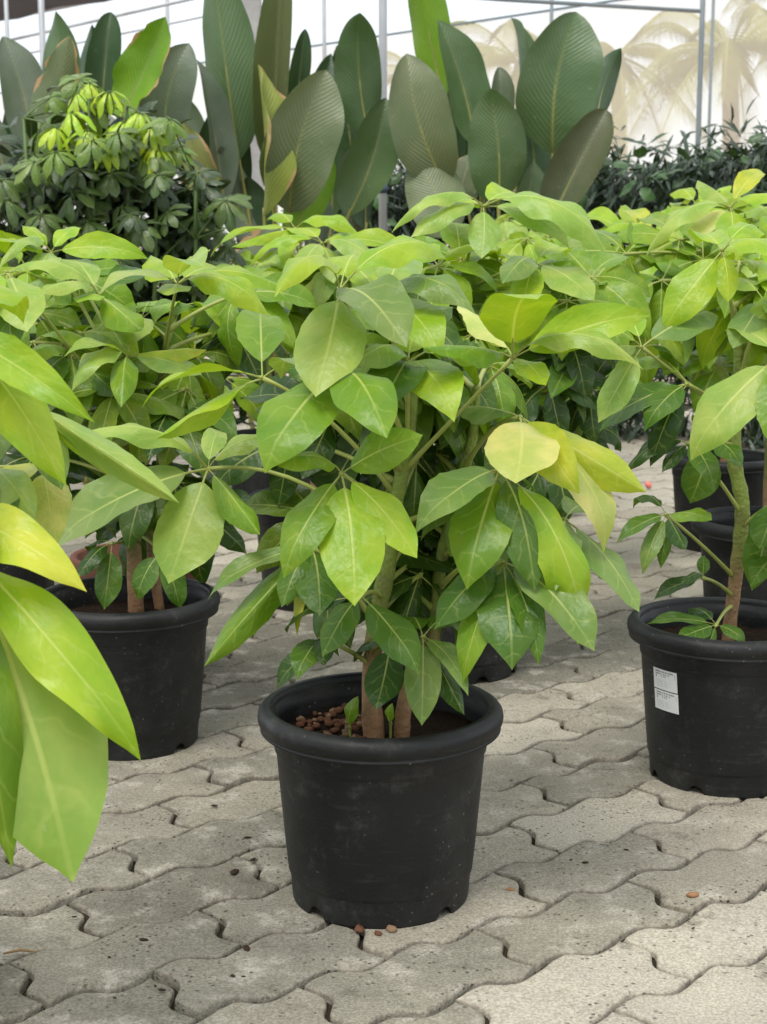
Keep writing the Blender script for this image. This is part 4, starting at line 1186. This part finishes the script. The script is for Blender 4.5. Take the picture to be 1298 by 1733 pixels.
small_leaf_shrub('dark small-leaf shrub with bright lime tips in front of grey-green big leaves', at(170, 400, 4.7).x, 4.7, pl, [(130, 158, -0.05), (185, 155, -0.05), (210, 205, -0.08), (255, 215, -0.1), (280, 205, 0), (150, 220, -0.1), (95, 215, -.1), (150, 140, -.02), (235, 190, -.1), (120, 190, -.08), (265, 245, -.12), (185, 235, -.15)], 21)

# ================================================================== dark hedge plants behind, right
HG, HDK2 = (0.045, 0.080, 0.038), (0.030, 0.056, 0.028)
hedge_specs = [(690, 235, 7.2, 'dark hedge plant just beyond the galvanised pole'), (600, 300, 7.6, 'dark low hedge plant behind the tallest big-leaf plant'), (800, 270, 7.4, 'dark hedge plant behind the dark green big-leaf plant'),
               (930, 270, 7.3, 'dark hedge plant at the edge of the dark green big-leaf plant'), (1045, 232, 7.0, 'dark hedge plant with round top leaves between big leaves and net poles'), (1150, 238, 6.9, 'dark glossy hedge plant standing below the paired net poles'),
               (1250, 215, 6.7, 'dark hedge plant topped with a leafy whorl below the largest palm'), (1340, 205, 6.6, 'dark hedge plant at the end of the hedge below the palms')]
for hi, (x, ytop, Y, label) in enumerate(hedge_specs):
    top = at(x, ytop, Y)
    base = V(top.x, Y, 0)
    root = thing('hedge_shrub', base, label, 'shrub', None)
    rr = random.Random(300 + hi)
    for k in range(4):
        b = MB()
        p0 = base + V(rr.uniform(-.12, .12), rr.uniform(-.1, .1), 0)
        p1 = V(base.x + rr.uniform(-.2, .2), Y + rr.uniform(-.1, .1), top.z - rr.uniform(0.1, 0.3))
        b.tube(bez(p0, (p0 + p1) / 2 + V(0, 0, .1), p1, 5), [0.010, .009, .008, .007, .006, .005], 6)
        link('stem', b.mesh('stem', [M_PETD], p0), root, Matrix.Translation(p0))
    bl = [(base.x + rr.uniform(-.2, .2), Y + rr.uniform(-.15, .15), z, .26, .22, .17) for z in (0.15, 0.35, 0.55, 0.75, 0.95, top.z - 0.24, top.z - 0.2, top.z - 0.16)]
    foliage_mass('foliage', root, bl, 2600, 0.105, HG if hi % 2 else HDK2, 400 + hi, M_DARK, narrow=True)
    for k in range(22):                       # broad leaves along the top and front
        s = k < 13
        p = V(base.x + rr.uniform(-.26, .26), Y - rr.uniform(0.0, .30), top.z - (rr.uniform(0.10, 0.22) if s else rr.uniform(0.15, 0.5)))
        d = V(rr.uniform(-.7, .7), rr.uniform(-.9, .1), rr.uniform(-.5, .5) if s else rr.uniform(-.9, -.1)).normalized()
        o = link('leaf', BRD[k % 3], root, blade_M(p, p + d * rr.uniform(.08, .13), V(0, -.4, .9), rr.uniform(.8, 1.15), rr.uniform(-30, 30)))
        o.color = (*lerpc(HG, (0.06, 0.14, 0.035), rr.random()), 1)

# ================================================================== greenhouse frame, net wall, roof
def pole(name, label, x, Y, rad, top, mtl=M_METAL, bottom=0.0, group=None, band=None):
    p = at(x, 100, Y)
    base = V(p.x, Y, bottom)
    b = MB()
    b.tube([base, V(base.x, Y, (top + bottom) / 2), V(base.x, Y, top)], rad, 14)
    root = thing(name, base, label, 'pole', group)
    link('pipe', b.mesh('pipe', [mtl], base), root, Matrix.Translation(base))
    b = MB()
    b.tube([base + V(0, 0, 0.0), base + V(0, 0, 0.05)], rad * 1.5, 14)
    link('base_socket', b.mesh('base_socket', [mtl], base), root, Matrix.Translation(base))
    if band:
        z = at(x, band, Y).z
        b = MB()
        b.tube([V(base.x, Y, z - 0.017), V(base.x, Y, z + 0.017)], rad * 1.12, 14)
        link('tape_band', b.mesh('tape_band', [M_BAND], base), root, Matrix.Translation(base))
    return root

pole('support_pole', 'galvanised steel pole with dark tape band between the two big-leaf clumps', 648, 6.6, 0.0175, 3.2, band=320)

NA, NB, NTOP = V(3.6, 8.9, 0), V(-9.0, 23.2, 0), 2.50    # net wall line, receding to the left
NA = V(2.496, 10.0, 0) + (V(2.496, 10.0, 0) - V(-1.88, 15.0, 0)) * 0.25
NB = V(2.496, 10.0, 0) + (V(-1.88, 15.0, 0) - V(2.496, 10.0, 0)) * 1.6
def net_point(x):
    """where the sight line in image column x meets the net wall, seen from above"""
    d = ray(x, 300); d = V(d.x, d.y, 0)
    e = NB - NA
    det = d.x * (-e.y) + d.y * e.x
    t = (NA.x * (-e.y) + NA.y * e.x) / det
    return d * t
def net_material():
    m, nd, lk, out = mat('cream_shade_net')
    tc = N(nd, 'ShaderNodeTexCoord')
    n1 = N(nd, 'ShaderNodeTexNoise', Scale=0.6, Detail=3.0); lk.new(tc.outputs['Object'], n1.inputs['Vector'])
    c = mixc(nd, lk, n1.outputs[0], (0.88, 0.79, 0.62), (0.94, 0.87, 0.74))
    df = N(nd, 'ShaderNodeBsdfDiffuse'); lk.new(c, df.inputs[0])
    tl_ = N(nd, 'ShaderNodeBsdfTranslucent'); lk.new(c, tl_.inputs[0])
    m1 = N(nd, 'ShaderNodeMixShader', Fac=0.55); lk.new(df.outputs[0], m1.inputs[1]); lk.new(tl_.outputs[0], m1.inputs[2])
    tp = N(nd, 'ShaderNodeBsdfTransparent')
    m2 = N(nd, 'ShaderNodeMixShader', Fac=0.52); lk.new(m1.outputs[0], m2.inputs[1]); lk.new(tp.outputs[0], m2.inputs[2])
    lk.new(m2.outputs[0], out.inputs[0])
    return m
M_NET = net_material()
vs, fs = [], []
nx = 60
nrm = V(NB.y - NA.y, -(NB.x - NA.x), 0).normalized()
for i in range(nx + 1):
    for j in range(5):
        p = NA + (NB - NA) * (i / nx)
        z = NTOP * j / 4
        vs.append(p + nrm * (0.02 * sin(i * 0.8) * sin(pi * j / 4)) + V(0, 0, z - (0.012 * abs(sin(i * 0.9)) if j == 4 else 0)))
for i in range(nx):
    for j in range(4):
        a = i * 5 + j
        fs.append((a, a + 5, a + 6, a + 1))
net = thing('net_wall', NA, 'cream see-through shade net wall in front of palms', 'net', data=mesh_from('net_wall', [v - NA for v in vs], fs, [M_NET]))
b = MB(); b.tube([NA + V(0, 0, NTOP + 0.008), NB + V(0, 0, NTOP + 0.008)], 0.010, 8)
link('top_cable', b.mesh('top_cable', [M_METALD], NA), net, Matrix.Translation(NA))

def net_pole(x, label, rad, top, mtl=M_METALD, off=-0.12):
    p = net_point(x)
    Y = p.y + off
    pole('net_pole', label, x, Y, rad, top, mtl)
net_pole(1186, 'thicker grey net pole of the pair beside the largest palm', 0.017, 3.4)
net_pole(1204, 'thinner grey net pole of the pair beside the largest palm', 0.010, 2.45, off=-0.05)
net_pole(932, 'thin grey net pole rising above the dark green big-leaf plant', 0.013, 3.6)
net_pole(549, 'thin pale net pole rising beside the tallest big-leaf plant', 0.017, 4.2, M_METAL)
net_pole(285, 'pale net pole above the bright green big leaf', 0.020, 4.4, M_METAL)
# rail that runs from above the clump to the pair of poles
ra, rb = at(1184, 19, net_point(1184).y - 0.2), at(700, -14, net_point(700).y - 3.2)
rb2 = rb + (rb - ra) * 0.4
b = MB(); b.tube([ra, (ra + rb2) / 2 + V(0, 0, -0.01), rb2], 0.013, 8)
rail = thing('rail_pipe', ra, 'grey horizontal rail pipe meeting the thicker net pole', 'pipe', data=b.mesh('rail_pipe', [M_METALD], ra))

# concrete column and the dark roof at the left
cp = at(424, 100, 9.0)
colm = thing('concrete_column', V(cp.x, 9.0, 0), 'thick grey concrete column behind the tallest big-leaf plant', 'column')
b = MB(); b.box(V(cp.x, 9.0, 2.0), 0.062, 0.062, 2.0)
link('shaft', b.mesh('shaft', [M_CONC], V(cp.x, 9.0, 0), False), colm, Matrix.Translation(V(cp.x, 9.0, 0)))
b = MB(); b.box(V(cp.x, 9.0, 0.08), 0.10, 0.10, 0.08)
link('footing', b.mesh('footing', [M_CONC], V(cp.x, 9.0, 0), False), colm, Matrix.Translation(V(cp.x, 9.0, 0)))

RZ = 2.95
def at_z(x, y, z):
    r = ray(x, y)
    p = r * ((z - CAM_H) / r.z)
    p.z = z
    return p
e0, e1 = at_z(-260, 84, RZ), at_z(260, -19, RZ)
back = V(-1.0, 0.15, 0) * 9
vs = []
for i in range(9):
    q = e0 + (e1 - e0) * (i / 8)
    for j in range(4):
        vs.append(q + back * (j / 3) + V(0, 0, 0.35 * sin(pi * j / 3) - 0.03 * (i % 2)))
fs = [(i * 4 + j, i * 4 + j + 1, (i + 1) * 4 + j + 1, (i + 1) * 4 + j) for i in range(8) for j in range(3)]
roof = thing('shade_roof', e0, 'black shade cloth roof on two pale posts beyond the grey-green leaves', 'roof', data=mesh_from('shade_roof', [v - e0 for v in vs], fs, [M_SHADE]))
b = MB(); b.tube([e0, e1], 0.02, 8)
link('edge_pipe', b.mesh('edge_pipe', [M_METAL], e0), roof, W[roof].copy())
pole('roof_post', 'thin pale roof post standing clear of the grey-green leaves', 14, 11.5, 0.015, 3.3)
pole('roof_post', 'thicker pale roof post behind the tallest grey-green leaf', 73, 11.2, 0.022, 3.3)
# white sheeted wall with wires under the roof edge
w0, w1 = at_z(-300, 130, 2.6), at_z(360, -10, 2.6)
b = MB()
for dz, r_ in ((0.0, 0.012), (-0.14, 0.008)):
    b.tube([w0 + V(0, 0, dz), (w0 + w1) / 2 + V(0, 0, dz - 0.03), w1 + V(0, 0, dz)], r_, 6)
thing('wire_line', w0, 'pair of thin wires stretched below the black roof edge', 'wire', data=b.mesh('wire_line', [M_METAL], w0))

# ================================================================== palms beyond the net
def palm(label, x, y, Y, flen, seed, nf=15):
    rr = random.Random(seed)
    c = at(x, y, Y)
    base = V(c.x, Y, 0)
    root = thing('coconut_palm', base, label, 'palm tree')
    b = MB()
    b.tube([base, V(base.x + 0.1, Y, c.z * 0.5), c], [0.19, 0.14, 0.12], 10)
    link('trunk', b.mesh('trunk', [M_PTRUNK], base), root, Matrix.Translation(base))
    for k in range(nf):
        a = 2 * pi * k / nf + rr.uniform(-.2, .2)
        up = rr.choice([0.9, 0.5, 0.15, -0.3, -0.75])
        d = V(cos(a), sin(a) * 0.8, 0)
        L = flen * rr.uniform(0.85, 1.1)
        p1 = c + d * (L * 0.5) + V(0, 0, L * (0.45 * up + 0.18))
        p2 = c + d * (L * 0.85) + V(0, 0, L * (0.55 * up - 0.45))
        pts = bez(c, p1, p2, 14)
        m = MB()
        m.tube(pts, [0.03 - 0.0017 * i for i in range(15)], 5)
        for i in range(2, 15):
            t = (pts[i] - pts[i - 1]).normalized()
            sd_ = t.cross(V(0, 0, 1)).normalized()
            for s in (-1, 1):
                for q in range(3):
                    p = pts[i - 1] + (pts[i] - pts[i - 1]) * (q / 3)
                    ll = L * 0.30 * sin(pi * min(0.98, (i + 1) / 17)) * rr.uniform(0.8, 1.1)
                    tip = p + sd_ * (s * ll * 0.6) + t * (ll * 0.45) - V(0, 0, ll * 0.55)
                    w = t * 0.012
                    o = len(m.v)
                    m.v += [p - w, p + w, (p + tip) / 2 + w * 0.9 + V(0, 0, ll * 0.08), tip, (p + tip) / 2 - w * 0.9 + V(0, 0, ll * 0.08)]
                    m.f.append((o, o + 1, o + 2, o + 3, o + 4)); m.mi.append(0)
        link('frond', m.mesh('frond', [M_FROND], c), root, Matrix.Translation(c))
    return root
palm('largest coconut palm showing through the net beside the paired poles', 1235, 92, 24, 2.3, 1, 16)
palm('coconut palm showing faintly through the net above the dark green big leaves', 1045, 95, 27, 2.1, 2, 13)
palm('farther coconut palm through the net behind the dark green big leaves', 880, 110, 30, 2.3, 3, 13)
palm('coconut palm through the net just beyond the galvanised pole', 715, 140, 32, 2.2, 4, 12)
palm('coconut palm through the net whose crown rises above the hedge end', 1420, 30, 25, 2.2, 6, 13)

# ================================================================== small things on the paving
CHIPM = [stone_mesh(20 + k, M_CHIP, 'leaf_scrap') for k in range(3)]
DG = 'dark scraps strewn on the paving'
for (x, y, s) in ((417, 1608, .0085), (394, 1655, .0055), (412, 1656, .004), (194, 1691, .003), (274, 1678, .005), (263, 1671, .003), (243, 1593, .006), (363, 1366, .006), (419, 1420, .006), (428, 1457, .006), (397, 1479, .010), (295, 1419, .003), (271, 1429, .003), (126, 1554, .004), (1232, 1528, .004), (1220, 1527, .003), (1245, 1512, .003), (990, 1462, .005), (1060, 1440, .004), (966, 1457, .003), (185, 1622, .003), (1173, 1573, .003)):
    g = gnd(x, y)
    a = R.random() * 6
    o = thing('leaf_scrap', g, 'small dark dry scrap lying on the grey paving stones', 'debris', DG, CHIPM[R.randrange(3)])
    o.matrix_basis = Matrix.Translation(g + V(0, 0, s * 0.22 + 0.0012)) @ Matrix.Rotation(a, 4, 'Z') @ Matrix.Diagonal((s, s * 0.6, s * 0.45, 1))
for (x, y, s, m_, lb) in ((608, 1577, .010, M_PEB, 'red-brown brick chip touching the foot of the front pot'), (662, 1576, .009, M_PEBL, 'tan brick chip beside the red one at the front pot'), (640, 1582, .006, M_PEB, 'tiny red chip between two chips at the front pot'), (1172, 1519, .009, M_CHIPO, 'flat orange-tan chip alone on a pale paving stone'), (864, 1508, .006, M_CHIPO, 'small pinkish chip in the joint right of the front pot')):
    g = gnd(x, y)
    o = thing('brick_chip', g, lb, 'debris', None, stone_mesh(int(x), m_, 'brick_chip'))
    o.matrix_basis = Matrix.Translation(g + V(0, 0, s * 0.4)) @ Matrix.Rotation(x, 4, 'Z') @ Matrix.Diagonal((s, s * .8, s * .8, 1))
b = MB(); p0, p1 = gnd(5, 1619) + V(0, 0, .004), gnd(62, 1616) + V(0, 0, .004)
b.tube([p0, (p0 + p1) / 2 + V(0, .004, .002), p1], [.0012, .002, .001], 6)
thing('dry_twig', p0, 'short dry twig lying on the pavers left of the scraps', 'twig', data=b.mesh('dry_twig', [M_TWIG], p0))
pk = gnd(1097, 828)
b = stone_mesh(77, M_PINK, 'fallen_petal')
o = thing('fallen_petal', pk, 'small pink fallen petal on the paving behind the labelled pot', 'petal', None, b)
o.matrix_basis = Matrix.Translation(pk + V(0, 0, .016)) @ Matrix.Diagonal((.014, .012, .022, 1))
